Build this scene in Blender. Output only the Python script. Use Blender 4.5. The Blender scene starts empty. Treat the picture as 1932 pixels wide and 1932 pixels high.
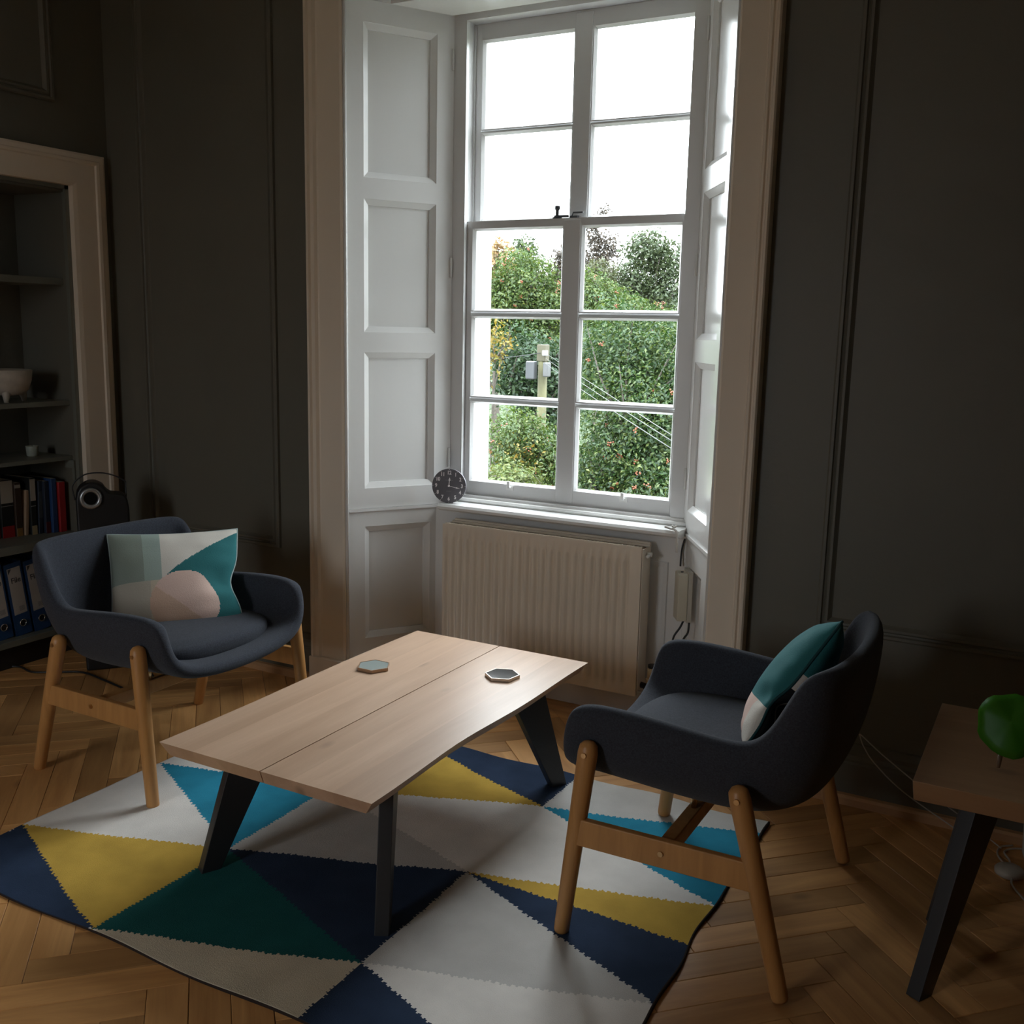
import bpy, bmesh, math, random
import numpy as np
from mathutils import Vector, Matrix
SC = bpy.context.scene
COL = SC.collection
random.seed(7); RNG = np.random.default_rng(7)

# ------------------------------------------------------------------ camera, sky, exposure
cam = bpy.data.cameras.new('camera'); camo = bpy.data.objects.new('camera', cam); COL.objects.link(camo)
cam.sensor_width = 36; cam.lens = 36 * 1924.6 / 1932; cam.clip_start = .05; cam.clip_end = 400
CR = ((0.876776, -0.102584, 0.46983), (0.480408, 0.142676, -0.865362), (0.021739, 0.984439, 0.174377))
camo.matrix_world = Matrix.Translation((3.644, -3.093, 1.4)) @ Matrix(CR).to_4x4()
SC.camera = camo

W = bpy.data.worlds.new('overcast_sky'); SC.world = W; W.use_nodes = True
bg = W.node_tree.nodes['Background']
bg.inputs[0].default_value = (.90, .95, 1.0, 1); # CIE overcast sky: L = Lz (1 + 2 sin h) / 3
WT = W.node_tree; wc_ = WT.nodes.new('ShaderNodeTexCoord'); ws = WT.nodes.new('ShaderNodeSeparateXYZ'); wm_ = WT.nodes.new('ShaderNodeMath'); wm_.operation = 'MAXIMUM'; wm_.inputs[1].default_value = 0
wa = WT.nodes.new('ShaderNodeMath'); wa.operation = 'MULTIPLY_ADD'; ZENITH = 11.0; wa.inputs[1].default_value = ZENITH * 2 / 3; wa.inputs[2].default_value = ZENITH / 3
WT.links.new(wc_.outputs['Generated'], ws.inputs[0]); WT.links.new(ws.outputs['Z'], wm_.inputs[0]); WT.links.new(wm_.outputs[0], wa.inputs[0]); WT.links.new(wa.outputs[0], bg.inputs[1])
VS = SC.view_settings
VS.view_transform = 'Standard'; VS.look = 'None'; VS.gamma = 1; VS.use_curve_mapping = False; VS.exposure = 1.2
SC.cycles.use_denoising = True
SC.cycles.max_bounces = 10; SC.cycles.diffuse_bounces = 6; SC.cycles.transparent_max_bounces = 24
SC.cycles.sample_clamp_indirect = 6.0
SC.cycles.caustics_reflective = False; SC.cycles.caustics_refractive = False


def portal(name, loc, rot, sx, sy):
    l = bpy.data.lights.new(name, 'AREA'); l.shape = 'RECTANGLE'; l.size = sx; l.size_y = sy
    l.cycles.is_portal = True
    o = bpy.data.objects.new(name, l); COL.objects.link(o); o.location = loc; o.rotation_euler = rot
    return o


portal('sky_portal_front', (1.98, .60, 1.675), (math.radians(-90), 0, 0), 1.0, 2.0)
portal('sky_portal_rear', (1.125, -5.28, 1.6), (math.radians(90), 0, 0), .95, 1.7)


# ------------------------------------------------------------------ helpers
def link(o, parent=None):
    COL.objects.link(o)
    if parent is not None: o.parent = parent
    return o


def mesh_of(name, v, f, mats=None, smooth=False, fm=None):
    me = bpy.data.meshes.new(name); me.from_pydata([tuple(p) for p in v], [], [tuple(q) for q in f])
    if mats:
        for m in (mats if isinstance(mats, (list, tuple)) else [mats]): me.materials.append(m)
    if fm is not None: me.polygons.foreach_set('material_index', list(fm))
    if smooth: me.polygons.foreach_set('use_smooth', [True] * len(me.polygons))
    me.update()
    return me


def obj(name, v, f, mats, parent=None, smooth=False, fm=None):
    return link(bpy.data.objects.new(name, mesh_of(name, v, f, mats, smooth, fm)), parent)


class MB:
    def __init__(s): s.v = []; s.f = []

    def add(s, v, f):
        n = len(s.v); s.v += [tuple(p) for p in v]; s.f += [tuple(i + n for i in q) for q in f]; return s

    def box(s, x0, x1, y0, y1, z0, z1):
        v = [(x0, y0, z0), (x1, y0, z0), (x1, y1, z0), (x0, y1, z0), (x0, y0, z1), (x1, y0, z1), (x1, y1, z1), (x0, y1, z1)]
        return s.add(v, [(0, 3, 2, 1), (4, 5, 6, 7), (0, 1, 5, 4), (1, 2, 6, 5), (2, 3, 7, 6), (3, 0, 4, 7)])

    def hexa(s, lo, hi):  # two quads (4 pts each) lo->hi
        return s.add(list(lo) + list(hi), [(0, 3, 2, 1), (4, 5, 6, 7), (0, 1, 5, 4), (1, 2, 6, 5), (2, 3, 7, 6), (3, 0, 4, 7)])

    def prism(s, poly, z0, z1):  # plan polygon (ccw) extruded in z
        n = len(poly)
        v = [(x, y, z0) for x, y in poly] + [(x, y, z1) for x, y in poly]
        return s.add(v, [tuple(range(n))[::-1], tuple(range(n, 2 * n))] + [(i, (i + 1) % n, n + (i + 1) % n, n + i) for i in range(n)])

    def extr(s, prof, a, b, ax):  # profile (list of 3d pts) swept from offset a to b along axis ax
        n = len(prof); va = []; vb = []
        for p in prof:
            p = list(p); p[ax] = a; va.append(tuple(p)); p[ax] = b; vb.append(tuple(p))
        return s.add(va + vb, [tuple(range(n))[::-1], tuple(range(n, 2 * n))] + [(i, (i + 1) % n, n + (i + 1) % n, n + i) for i in range(n)])

    def tube(s, pts, r, k=10, caps=True):
        pts = [Vector(p) for p in pts]; n = len(pts)
        rs = r if isinstance(r, (list, tuple)) else [r] * n
        base = len(s.v); up = Vector((0, 0, 1))
        t0 = (pts[1] - pts[0]).normalized()
        a = t0.cross(up)
        if a.length < .05: a = t0.cross(Vector((1, 0, 0)))
        a.normalize()
        for i, p in enumerate(pts):
            t = (pts[min(i + 1, n - 1)] - pts[max(i - 1, 0)]).normalized()
            a = (a - t * a.dot(t)).normalized(); b = t.cross(a)
            for j in range(k):
                q = 2 * math.pi * j / k
                s.v.append(tuple(p + (a * math.cos(q) + b * math.sin(q)) * rs[i]))
        for i in range(n - 1):
            for j in range(k):
                s.f.append((base + i * k + j, base + i * k + (j + 1) % k, base + (i + 1) * k + (j + 1) % k, base + (i + 1) * k + j))
        if caps:
            s.f.append(tuple(base + j for j in range(k))[::-1]); s.f.append(tuple(base + (n - 1) * k + j for j in range(k)))
        return s

    def lathe(s, prof, c=(0, 0, 0), k=24):  # prof [(r,z)]
        base = len(s.v); n = len(prof)
        for r, z in prof:
            for j in range(k):
                q = 2 * math.pi * j / k
                s.v.append((c[0] + r * math.cos(q), c[1] + r * math.sin(q), c[2] + z))
        for i in range(n - 1):
            for j in range(k):
                s.f.append((base + i * k + j, base + i * k + (j + 1) % k, base + (i + 1) * k + (j + 1) % k, base + (i + 1) * k + j))
        s.f.append(tuple(base + j for j in range(k))[::-1]); s.f.append(tuple(base + (n - 1) * k + j for j in range(k)))
        return s

    def obj(s, name, mat, parent=None, smooth=False, bevel=0, seg=2, ang=30):
        o = obj(name, s.v, s.f, mat, parent, smooth)
        if bevel:
            m = o.modifiers.new('bevel', 'BEVEL'); m.width = bevel; m.segments = seg; m.limit_method = 'ANGLE'; m.angle_limit = math.radians(ang)
            o.data.polygons.foreach_set('use_smooth', [True] * len(o.data.polygons))
            w = o.modifiers.new('wn', 'WEIGHTED_NORMAL'); w.keep_sharp = False
        return o


def arc(pts, n=8):  # Catmull-Rom through pts
    P = [Vector(p) for p in pts]; P = [2 * P[0] - P[1]] + P + [2 * P[-1] - P[-2]]; out = []
    for i in range(1, len(P) - 2):
        for k in range(n):
            t = k / n; a, b, c, d = P[i - 1:i + 3]
            out.append(.5 * ((2 * b) + (c - a) * t + (2 * a - 5 * b + 4 * c - d) * t * t + (3 * b - a - 3 * c + d) * t ** 3))
    out.append(P[-2]); return [tuple(p) for p in out]


def thing(name, label, cat, loc=(0, 0, 0), rz=0, group=None):
    o = bpy.data.objects.new(name, None); COL.objects.link(o)
    o.location = loc; o.rotation_euler = (0, 0, rz); o.empty_display_size = .1
    return tag(o, label, cat, group)


def tag(o, label, cat, group=None):
    o['label'] = label; o['category'] = cat
    if group: o['group'] = group
    return o


def struct(o, label=None):
    o['kind'] = 'structure'
    if label: o['label'] = label
    return o


def stuff(o):
    o['kind'] = 'stuff'; return o


def sempty(name, loc=(0, 0, 0), rz=0, label=None):
    o = bpy.data.objects.new(name, None); COL.objects.link(o); o.location = loc; o.rotation_euler = (0, 0, rz)
    o.empty_display_size = .1
    return struct(o, label)


# ------------------------------------------------------------------ materials
class NT:
    def __init__(s, name):
        s.m = bpy.data.materials.new(name); s.m.use_nodes = True; s.t = s.m.node_tree; s.n = s.t.nodes
        s.p = s.n['Principled BSDF']; s.out = s.n['Material Output']

    def new(s, t, **k):
        n = s.n.new(t)
        for a, b in k.items(): setattr(n, a, b)
        return n

    def l(s, a, b): s.t.links.new(a, b)


def rgb(r, g, b): return tuple(((c / 255 + .055) / 1.055) ** 2.4 if c > 10 else c / 255 / 12.92 for c in (r, g, b)) + (1,)


def mat(name, c, rough=.5, metal=0, spec=.5, bump=None, var=None, sheen=0, coat=0):
    """c linear rgb; bump=(scale,dist); var=(scale,amount) soft tonal mottling of the paint or cloth itself"""
    N = NT(name); p = N.p
    p.inputs['Base Color'].default_value = tuple(c[:3]) + (1,)
    p.inputs['Roughness'].default_value = rough; p.inputs['Metallic'].default_value = metal
    p.inputs['Specular IOR Level'].default_value = spec
    if sheen: p.inputs['Sheen Weight'].default_value = sheen; p.inputs['Sheen Roughness'].default_value = .5
    if coat: p.inputs['Coat Weight'].default_value = coat; p.inputs['Coat Roughness'].default_value = .15
    tc = N.new('ShaderNodeTexCoord')
    if var:
        nz = N.new('ShaderNodeTexNoise'); nz.inputs['Scale'].default_value = var[0]; nz.inputs['Detail'].default_value = 4
        N.l(tc.outputs['Object'], nz.inputs['Vector'])
        mr = N.new('ShaderNodeMapRange'); mr.inputs[1].default_value = .3; mr.inputs[2].default_value = .7
        mr.inputs[3].default_value = 1 - var[1]; mr.inputs[4].default_value = 1 + var[1]
        N.l(nz.outputs[0], mr.inputs[0])
        mx = N.new('ShaderNodeVectorMath', operation='SCALE'); mx.inputs[0].default_value = c[:3]
        N.l(mr.outputs[0], mx.inputs['Scale']); N.l(mx.outputs[0], p.inputs['Base Color'])
    if bump:
        nz = N.new('ShaderNodeTexNoise'); nz.inputs['Scale'].default_value = bump[0]; nz.inputs['Detail'].default_value = 3
        N.l(tc.outputs['Object'], nz.inputs['Vector'])
        b = N.new('ShaderNodeBump'); b.inputs['Strength'].default_value = 1; b.inputs['Distance'].default_value = bump[1]
        N.l(nz.outputs[0], b.inputs['Height']); N.l(b.outputs[0], p.inputs['Normal'])
    return N.m


def wood(name, c1, c2, scale=14, stretch=.08, rough=.4, rand=.25, knots=True, axis=0, seams=None, hue2=None):
    N = NT(name); p = N.p
    tc = N.new('ShaderNodeTexCoord'); oi = N.new('ShaderNodeObjectInfo')
    mp = N.new('ShaderNodeMapping'); sc = [1, 1, 1]; sc[axis] = stretch; mp.inputs['Scale'].default_value = sc
    ad = N.new('ShaderNodeVectorMath', operation='ADD'); sv = N.new('ShaderNodeVectorMath', operation='SCALE')
    sv.inputs[0].default_value = (37, 53, 71); N.l(oi.outputs['Random'], sv.inputs['Scale'])
    N.l(tc.outputs['Object'], ad.inputs[0]); N.l(sv.outputs[0], ad.inputs[1]); N.l(ad.outputs[0], mp.inputs['Vector'])
    nz = N.new('ShaderNodeTexNoise'); nz.inputs['Scale'].default_value = scale; nz.inputs['Detail'].default_value = 7
    nz.inputs['Roughness'].default_value = .62; nz.inputs['Distortion'].default_value = .6; N.l(mp.outputs[0], nz.inputs['Vector'])
    rp = N.new('ShaderNodeValToRGB'); e = rp.color_ramp.elements
    e[0].position = .32; e[0].color = tuple(c1[:3]) + (1,); e[1].position = .68; e[1].color = tuple(c2[:3]) + (1,)
    N.l(nz.outputs[0], rp.inputs[0])
    last = rp.outputs[0]
    if knots:
        mp2 = N.new('ShaderNodeMapping'); s2 = [1, 1, 1]; s2[axis] = .5; mp2.inputs['Scale'].default_value = s2
        N.l(ad.outputs[0], mp2.inputs['Vector'])
        vo = N.new('ShaderNodeTexVoronoi'); vo.inputs['Scale'].default_value = 6.5; N.l(mp2.outputs[0], vo.inputs['Vector'])
        mr = N.new('ShaderNodeMapRange'); mr.inputs[1].default_value = .04; mr.inputs[2].default_value = .13
        mr.inputs[3].default_value = .5; mr.inputs[4].default_value = 0; N.l(vo.outputs['Distance'], mr.inputs[0])
        mx = N.new('ShaderNodeMixRGB'); mx.inputs[2].default_value = tuple(x * .35 for x in c1[:3]) + (1,)
        N.l(mr.outputs[0], mx.inputs[0]); N.l(last, mx.inputs[1]); last = mx.outputs[0]
    mr2 = N.new('ShaderNodeMapRange'); mr2.inputs[3].default_value = 1 - rand; mr2.inputs[4].default_value = 1 + rand
    N.l(oi.outputs['Random'], mr2.inputs[0])
    ml = N.new('ShaderNodeVectorMath', operation='SCALE'); N.l(last, ml.inputs[0]); N.l(mr2.outputs[0], ml.inputs['Scale'])
    N.l(ml.outputs[0], p.inputs['Base Color'])
    p.inputs['Roughness'].default_value = rough
    b = N.new('ShaderNodeBump'); b.inputs['Strength'].default_value = .25; b.inputs['Distance'].default_value = .002
    N.l(nz.outputs[0], b.inputs['Height']); N.l(b.outputs[0], p.inputs['Normal'])
    return N.m


def leafmat(name, ca, cb, cc):
    N = NT(name)
    g = N.new('ShaderNodeNewGeometry'); rp = N.new('ShaderNodeValToRGB'); e = rp.color_ramp.elements
    e[0].color = tuple(ca) + (1,); e[1].color = tuple(cc) + (1,); x = rp.color_ramp.elements.new(.55); x.color = tuple(cb) + (1,)
    N.l(g.outputs['Random Per Island'], rp.inputs[0])
    d = N.new('ShaderNodeBsdfDiffuse'); t = N.new('ShaderNodeBsdfTranslucent'); gl = N.new('ShaderNodeBsdfGlossy'); gl.inputs['Roughness'].default_value = .45
    gl.inputs['Color'].default_value = (.9, .95, 1, 1)
    m = N.new('ShaderNodeMixShader'); m.inputs[0].default_value = .35; m2 = N.new('ShaderNodeMixShader'); m2.inputs[0].default_value = .022
    N.l(rp.outputs[0], d.inputs[0]); N.l(rp.outputs[0], t.inputs[0])
    N.l(d.outputs[0], m.inputs[1]); N.l(t.outputs[0], m.inputs[2]); N.l(m.outputs[0], m2.inputs[1]); N.l(gl.outputs[0], m2.inputs[2])
    N.l(m2.outputs[0], N.out.inputs[0]); return N.m


def glassmat():
    N = NT('window_glass'); tr = N.new('ShaderNodeBsdfTransparent'); tr.inputs[0].default_value = (.97, .985, .98, 1)
    gl = N.new('ShaderNodeBsdfGlossy'); gl.inputs['Roughness'].default_value = .02
    fr = N.new('ShaderNodeFresnel'); fr.inputs[0].default_value = 1.45
    ge = N.new('ShaderNodeNewGeometry'); mr = N.new('ShaderNodeMapRange'); mr.inputs[3].default_value = 1.45; mr.inputs[4].default_value = 1 / 1.45
    N.l(ge.outputs['Backfacing'], mr.inputs[0]); N.l(mr.outputs[0], fr.inputs[0])
    m = N.new('ShaderNodeMixShader'); N.l(fr.outputs[0], m.inputs[0]); N.l(tr.outputs[0], m.inputs[1]); N.l(gl.outputs[0], m.inputs[2])
    N.l(m.outputs[0], N.out.inputs[0]); return N.m


M = dict(
    wall=mat('dark_green_paint', (.125, .118, .092), .5, var=(1.5, .06), bump=(60, .0006)),
    white=mat('white_gloss_paint', (.72, .715, .70), .20, spec=.3, bump=(9, .0009)),
    cream=mat('warm_white_paint', (.74, .645, .53), .55, bump=(20, .0006)),
    sash=mat('white_sash_paint', (.66, .66, .66), .3, bump=(25, .0006)),
    shelf=mat('grey_green_shelf_paint', (.15, .155, .13), .45),
    rad=mat('radiator_enamel', (.72, .63, .52), .35),
    ceil=mat('ceiling_paint', (.78, .76, .72), .8),
    stone=mat('white_masonry_paint', (.85, .86, .86), .8, bump=(40, .002)),
    glass=glassmat(),
    fabric=mat('charcoal_wool_fabric', (.045, .050, .064), .9, spec=.10, var=(260, .25), bump=(700, .0009), sheen=.10),
    chairwood=wood('oiled_ash_wood', (.45, .215, .068), (.58, .295, .10), 30, .1, .42, .04, knots=False, axis=2),
    brass=mat('brass_bolt', (.62, .42, .22), .3, 1),
    chrome=mat('chrome_metal', (.7, .7, .7), .2, 1),
    black=mat('black_plastic', (.012, .012, .013), .45),
    iron=mat('dark_steel', (.042, .043, .046), .42, .3, bump=(120, .0004)),
    oak=wood('oak_floor_board', (.40, .190, .062), (.64, .345, .130), 16, .09, .42, .27, axis=0),
    oakbase=mat('oak_floor_base', (.05, .022, .008), .7),
    table=wood('pale_oak_table', (.50, .325, .215), (.62, .425, .295), 15, .07, .36, .10, axis=1),
    tableedge=wood('pale_oak_edge', (.42, .26, .16), (.5, .33, .21), 15, .07, .5, .05, axis=1),
    strip=wood('pine_strip', (.45, .25, .12), (.55, .32, .16), 20, .08, .5, .05, knots=False),
    navy=mat('navy_wool', (.028, .046, .088), .95, spec=.1, var=(9, .14), bump=(420, .0014)),
    ochre=mat('ochre_wool', (.60, .39, .075), .95, spec=.1, var=(9, .12), bump=(420, .0014)),
    teal=mat('dark_teal_wool', (.016, .11, .11), .95, spec=.1, var=(9, .12), bump=(420, .0014)),
    turq=mat('turquoise_wool', (.028, .25, .38), .95, spec=.1, var=(9, .12), bump=(420, .0014)),
    ivory=mat('ivory_wool', (.78, .745, .70), .95, spec=.1, var=(9, .07), bump=(420, .0014)),
    grey=mat('light_grey_wool', (.56, .545, .52), .95, spec=.1, var=(9, .07), bump=(420, .0014)),
    beige=mat('beige_wool', (.68, .60, .46), .95, spec=.1, var=(9, .07), bump=(420, .0014)),
    edge=mat('dark_brown_binding', (.028, .016, .012), .95),
)

# ------------------------------------------------------------------ room shell
ZC = 2.95
SPL = [(1.25, 0.0), (1.48, .36)]; SPR = [(2.69, 0.0), (2.47, .36)]
wl = MB()
wl.prism([(-.5, 0), (1.215, 0), (1.44, .40), (1.44, .5), (1.5, .5), (1.5, .625), (-.5, .625)], 0, ZC)
wl.prism([(2.73, 0), (5.3, 0), (5.3, .625), (2.46, .625), (2.46, .5), (2.51, .5), (2.51, .40)], 0, ZC)
wl.box(1.2, 2.75, .0, .5, 2.63, ZC)
wl.box(1.44, 2.51, .5, .625, 2.63, ZC)
wl.box(1.44, 2.51, .33, .5, 0, .70)
wl.box(1.44, 2.51, .5, .625, 0, .72)
struct(wl.obj('wall_front', M['wall']), 'dark green panelled wall around the tall sash window')
w = MB().box(-.55, 0, -5.4, -1.75, 0, ZC).box(-.55, 0, -.2, 0, 0, ZC).box(-.55, 0, -1.75, -.2, 1.985, ZC).box(-.55, -.34, -1.75, -.2, 0, 1.985)
struct(w.obj('wall_left', M['wall']), 'dark green wall with the shelved alcove')
struct(MB().box(5.3, 5.5, -5.4, .625, 0, ZC).obj('wall_right', M['wall']))
w = MB().box(-.55, .7, -5.5, -5.2, 0, ZC).box(1.55, 5.5, -5.5, -5.2, 0, ZC).box(.7, 1.55, -5.5, -5.2, 0, .8).box(.7, 1.55, -5.5, -5.2, 2.4, ZC)
struct(w.obj('wall_back', M['wall']))
struct(MB().box(-.55, 5.5, -5.5, .625, ZC, ZC + .2).obj('ceiling', M['ceil']))

# floor: base slab + herringbone boards
floor = struct(MB().box(-.55, 5.5, -5.5, .625, -.2, -.006).obj('floor', M['oakbase']), 'oak herringbone parquet floor')
BL, BW = .430, .0855
bl_, bw_, th = BL / 2 - .0006, BW / 2 - .0006, .012
bd = MB(); c = .0012
lo = [(-bl_, -bw_, -th), (bl_, -bw_, -th), (bl_, bw_, -th), (-bl_, bw_, -th)]
mi = [(x, y, -c) for x, y, z in lo]
hi = [(x * (1 - c / bl_), y * (1 - c / bw_), 0) for x, y, z in lo]
bd.hexa(lo, mi); bd.f = bd.f[:1] + bd.f[2:]
n0 = len(bd.v); bd.v += hi
bd.f += [(4, 5, n0 + 1, n0), (5, 6, n0 + 2, n0 + 1), (6, 7, n0 + 3, n0 + 2), (7, 4, n0, n0 + 3), (n0, n0 + 1, n0 + 2, n0 + 3)]
bmesh_ = mesh_of('floor_board', bd.v, bd.f, M['oak'])
Rm = np.array(CR).T


def to_px(p):
    d = Rm @ (np.array(p) - np.array([3.644, -3.093, 1.4]))
    if d[2] > -.1: return None
    return (966 - 1924.6 * d[0] / d[2], 966 + 1924.6 * d[1] / d[2])


s2 = 1 / math.sqrt(2); rest = MB(); cand = []
X0, Y0 = 3.257 + BW * s2 / 2, -.517 + BW * s2 / 2 - BL * s2 / 2
pitch = BW * math.sqrt(2)
for col in range(-14, 8):
    for row in range(-52, 16):
        # column 'col' spans x in [X0+col*BL/sqrt2, +BL/sqrt2]; direction alternates
        x0 = X0 + col * BL * s2
        down = (col % 2 == 0)
        cx_ = x0 + BL * s2 / 2
        cy_, ang = (Y0 + row * pitch, -45) if down else (Y0 + row * pitch + pitch / 2, 45)
        if not (-.3 < cx_ < 5.3 and -5.2 < cy_ < .35): continue
        q = to_px((cx_, cy_, 0))
        e = 60
        vis = q is not None and -e < q[0] < 1932 + e and -e < q[1] < 1932 + 150 and cy_ < .02
        under = (1.32 < cx_ < 2.85 and -1.5 < cy_ < -.45)
        cand.append((vis and not under, cx_, cy_, ang))
nvis = 0
for vis, cx_, cy_, ang in cand:
    a = math.radians(ang)
    if vis and nvis < 299:
        o = link(bpy.data.objects.new('floor_board', bmesh_), floor)
        o.location = (cx_, cy_, random.uniform(-.0006, .0003)); o.rotation_euler = (0, 0, a + random.choice((0, math.pi))); nvis += 1
    else:
        ca, sa = math.cos(a), math.sin(a)
        rest.add([(cx_ + x * ca - y * sa, cy_ + x * sa + y * ca, z) for x, y, z in bd.v], bd.f)
stuff(rest.obj('floor_boards_beyond', M['oak'], floor))
print('boards', nvis, len(cand))

# ------------------------------------------------------------------ trims on the walls


def ring(rect, prof, plane):
    """picture-frame moulding: rect (a0,a1,b0,b1); prof [(inset, height)]; plane fn (a,b,h)->xyz"""
    a0, a1, b0, b1 = rect; v = []; f = []; n = len(prof)
    for (i, h) in prof:
        for a, b in ((a0 + i, b0 + i), (a1 - i, b0 + i), (a1 - i, b1 - i), (a0 + i, b1 - i)): v.append(plane(a, b, h))
    for k in range(n - 1):
        for j in range(4): f.append((k * 4 + j, k * 4 + (j + 1) % 4, (k + 1) * 4 + (j + 1) % 4, (k + 1) * 4 + j))
    return v, f


MOULD = [(0, 0), (.001, .012), (.006, .016), (.014, .016), (.017, .009), (.022, .007), (.027, .013), (.034, .013), (.041, .004), (.045, 0)]
front = lambda a, b, h: (a, -h, b)
left = lambda a, b, h: (h, a, b)


def wallpanel(n, rect, plane):
    v, f = ring(rect, MOULD, plane)
    if plane is left: f = [q[::-1] for q in f]
    struct(obj('trim_%d' % n, v, f, M['wall']), 'dark green panel moulding')


wallpanel(1, (.185, .912, .52, 2.75), front)
wallpanel(2, (3.03, 4.7, .525, 2.75), front)
wallpanel(3, (-1.9, -.25, 2.25, 2.80), left)
BPROF = [(0, 0), (-.022, 0), (-.022, .125), (-.018, .132), (-.02, .14), (-.014, .152), (-.016, .165), (-.006, .185), (0, .188)]


def baseb(name, x0, x1):
    m = MB().extr([(0, y, z) for y, z in BPROF], x0, x1, 0)
    return struct(m.obj(name, M['wall']), 'dark green skirting board')


baseb('baseboard_front_left', 0, 1.085)
baseb('baseboard_front_right', 2.825, 5.3)
m = MB().extr([(0, -.022, 0), (0, -.042, 0), (0, -.042, .022), (0, -.036, .030), (0, -.022, .032)], 2.83, 5.3, 0)
struct(m.obj('trim_4', M['strip']), 'bare wood strip along the foot of the skirting')
m = MB().extr([(0, -.022, 0), (0, -.042, 0), (0, -.042, .022), (0, -.036, .030), (0, -.022, .032)], 0.02, 1.085, 0)
struct(m.obj('trim_5', M['strip']), 'bare wood strip along the foot of the skirting')


# window architraves (profile in plan)
def architrave(n, xo, xi, label):
    s = 1 if xi > xo else -1
    wd = abs(xi - xo); k = wd / .16
    P = [(0, 0), (0, -.040), (.006, -.046), (.014, -.046), (.019, -.036), (.026, -.036), (.031, -.042), (.040, -.042), (.046, -.030), (.052, -.028), (.150, -.026), (.158, -.022), (.16, 0)]
    poly = [(xo + s * a * k, b) for a, b in P]
    if s < 0: poly = poly[::-1]
    poly = poly[::-1]
    t = sempty('trim_%d' % n, label=label)
    MB().prism(poly, .112, 2.74).obj('architrave', M['cream'], t)
    x0, x1 = sorted((xo, xi)); MB().box(x0 - .004, x1 + .002, -.05, .0, 0, .112).obj('plinth_block', M['cream'], t, bevel=.003)


architrave(6, 1.090, 1.25, 'warm white architrave left of the window')
architrave(7, 2.818, 2.69, 'warm white architrave right of the window')
m = MB().box(1.08, 2.83, -.046, 0, 2.60, 2.76); struct(m.obj('trim_8', M['cream']))
# beads where shutters meet the architrave
for n, (x, y) in ((9, (1.252, -.012)), (10, (2.688, -.012))):
    struct(MB().tube([(x, y, .0), (x, y, 2.6)], .007, 10).obj('trim_%d' % n, M['white'], smooth=True), 'thin rounded white bead beside the shutter')
# niche soffit
m = MB().prism([(1.22, 0), (2.72, 0), (2.5, .42), (1.45, .42)], 2.556, 2.63)
m.prism([(1.36, .12), (2.58, .12), (2.46, .33), (1.49, .33)], 2.545, 2.556)
struct(m.obj('trim_11', M['white']), 'white panelled soffit of the window recess')


# ------------------------------------------------------------------ panelled leaves (shutters + linings)
def panelled(parent, width, z0, z1, panels, depth=.02, back=.03, m=None):
    m = m or M['white']
    b = MB(); zs = sorted(panels, key=lambda p: p[2]); x0, x1 = zs[0][0], zs[0][1]
    b.box(0, x0, 0, back, z0, z1); b.box(x1, width, 0, back, z0, z1)
    za = z0
    for p in zs: b.box(x0, x1, 0, back, za, p[2]); za = p[3]
    b.box(x0, x1, 0, back, za, z1)
    b.obj('frame', m, parent)
    for (a0, a1, c0, c1) in zs:
        v, f = ring((a0, a1, c0, c1), [(0, 0), (.002, -.002), (.022, -depth + .006), (.022, -depth), ], lambda a, c, h: (a, -h, c))
        f = f + [(12, 13, 14, 15)]
        obj('panel', v, f, m, parent)


def ang(a, b): return math.atan2(b[1] - a[1], b[0] - a[0])


Lw = math.dist(*SPL); Rw = math.dist(*SPR)
PZ = [(.79, 1.31), (1.385, 1.87), (1.945, 2.48)]


def hinges(parent, x, zs):
    for z in zs: MB().tube([(x, -.004, z), (x, -.004, z + .075)], .005, 8).obj('hinge', M['white'], parent, smooth=True)


t = thing('window_shutter', 'white panelled folding shutter on the left side of the window recess', 'shutter', (SPL[0][0], SPL[0][1], 0), ang(*SPL))
panelled(t, Lw, .712, 2.555, [(.066, .358, a, b) for a, b in PZ]); hinges(t, Lw - .006, (.86, 1.60, 2.36))
MB().box(0, Lw, -.006, .03, .700, .711).obj('bottom_edge', M['white'], t)
t = thing('window_shutter', 'white glossy shutter on the right side of the window recess, reflecting the panes', 'shutter', (SPR[1][0], SPR[1][1], 0), ang(SPR[1], SPR[0]))
panelled(t, Rw, .712, 2.555, [(Rw - .375, Rw - .092, a, b) for a, b in PZ]); hinges(t, .006, (.86, 1.60, 2.36))
MB().box(0, Rw, -.006, .03, .700, .711).obj('bottom_edge', M['white'], t)
t = sempty('trim_12', (SPL[0][0], SPL[0][1], 0), ang(*SPL), 'white panelled lining below the left shutter')
panelled(t, Lw, 0, .699, [(.066, .342, .19, .64)])
MB().box(0, Lw * .8, -.014, 0, 0, .115).obj('skirting', M['white'], t, bevel=.004)
t = sempty('trim_13', (SPR[1][0], SPR[1][1], 0), ang(SPR[1], SPR[0]), 'white panelled lining below the right shutter')
panelled(t, Rw, 0, .699, [(Rw - .36, Rw - .12, .12, .605)])

# apron behind the radiator, window board
t = sempty('trim_14', label='white boarded apron below the window sill')
MB().box(1.42, 2.53, .31, .335, 0, .70).obj('apron_board', M['white'], t)
v, f = ring((1.50, 2.44, .10, .60), [(0, 0), (.003, .006), (.02, .001), (.02, 0)], lambda a, b, h: (a, .31 - h, b)); obj('apron_moulding', v, f, M['white'], t)
MB().box(1.44, 2.51, .296, .31, 0, .10).obj('skirting', M['white'], t, bevel=.004)

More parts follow.
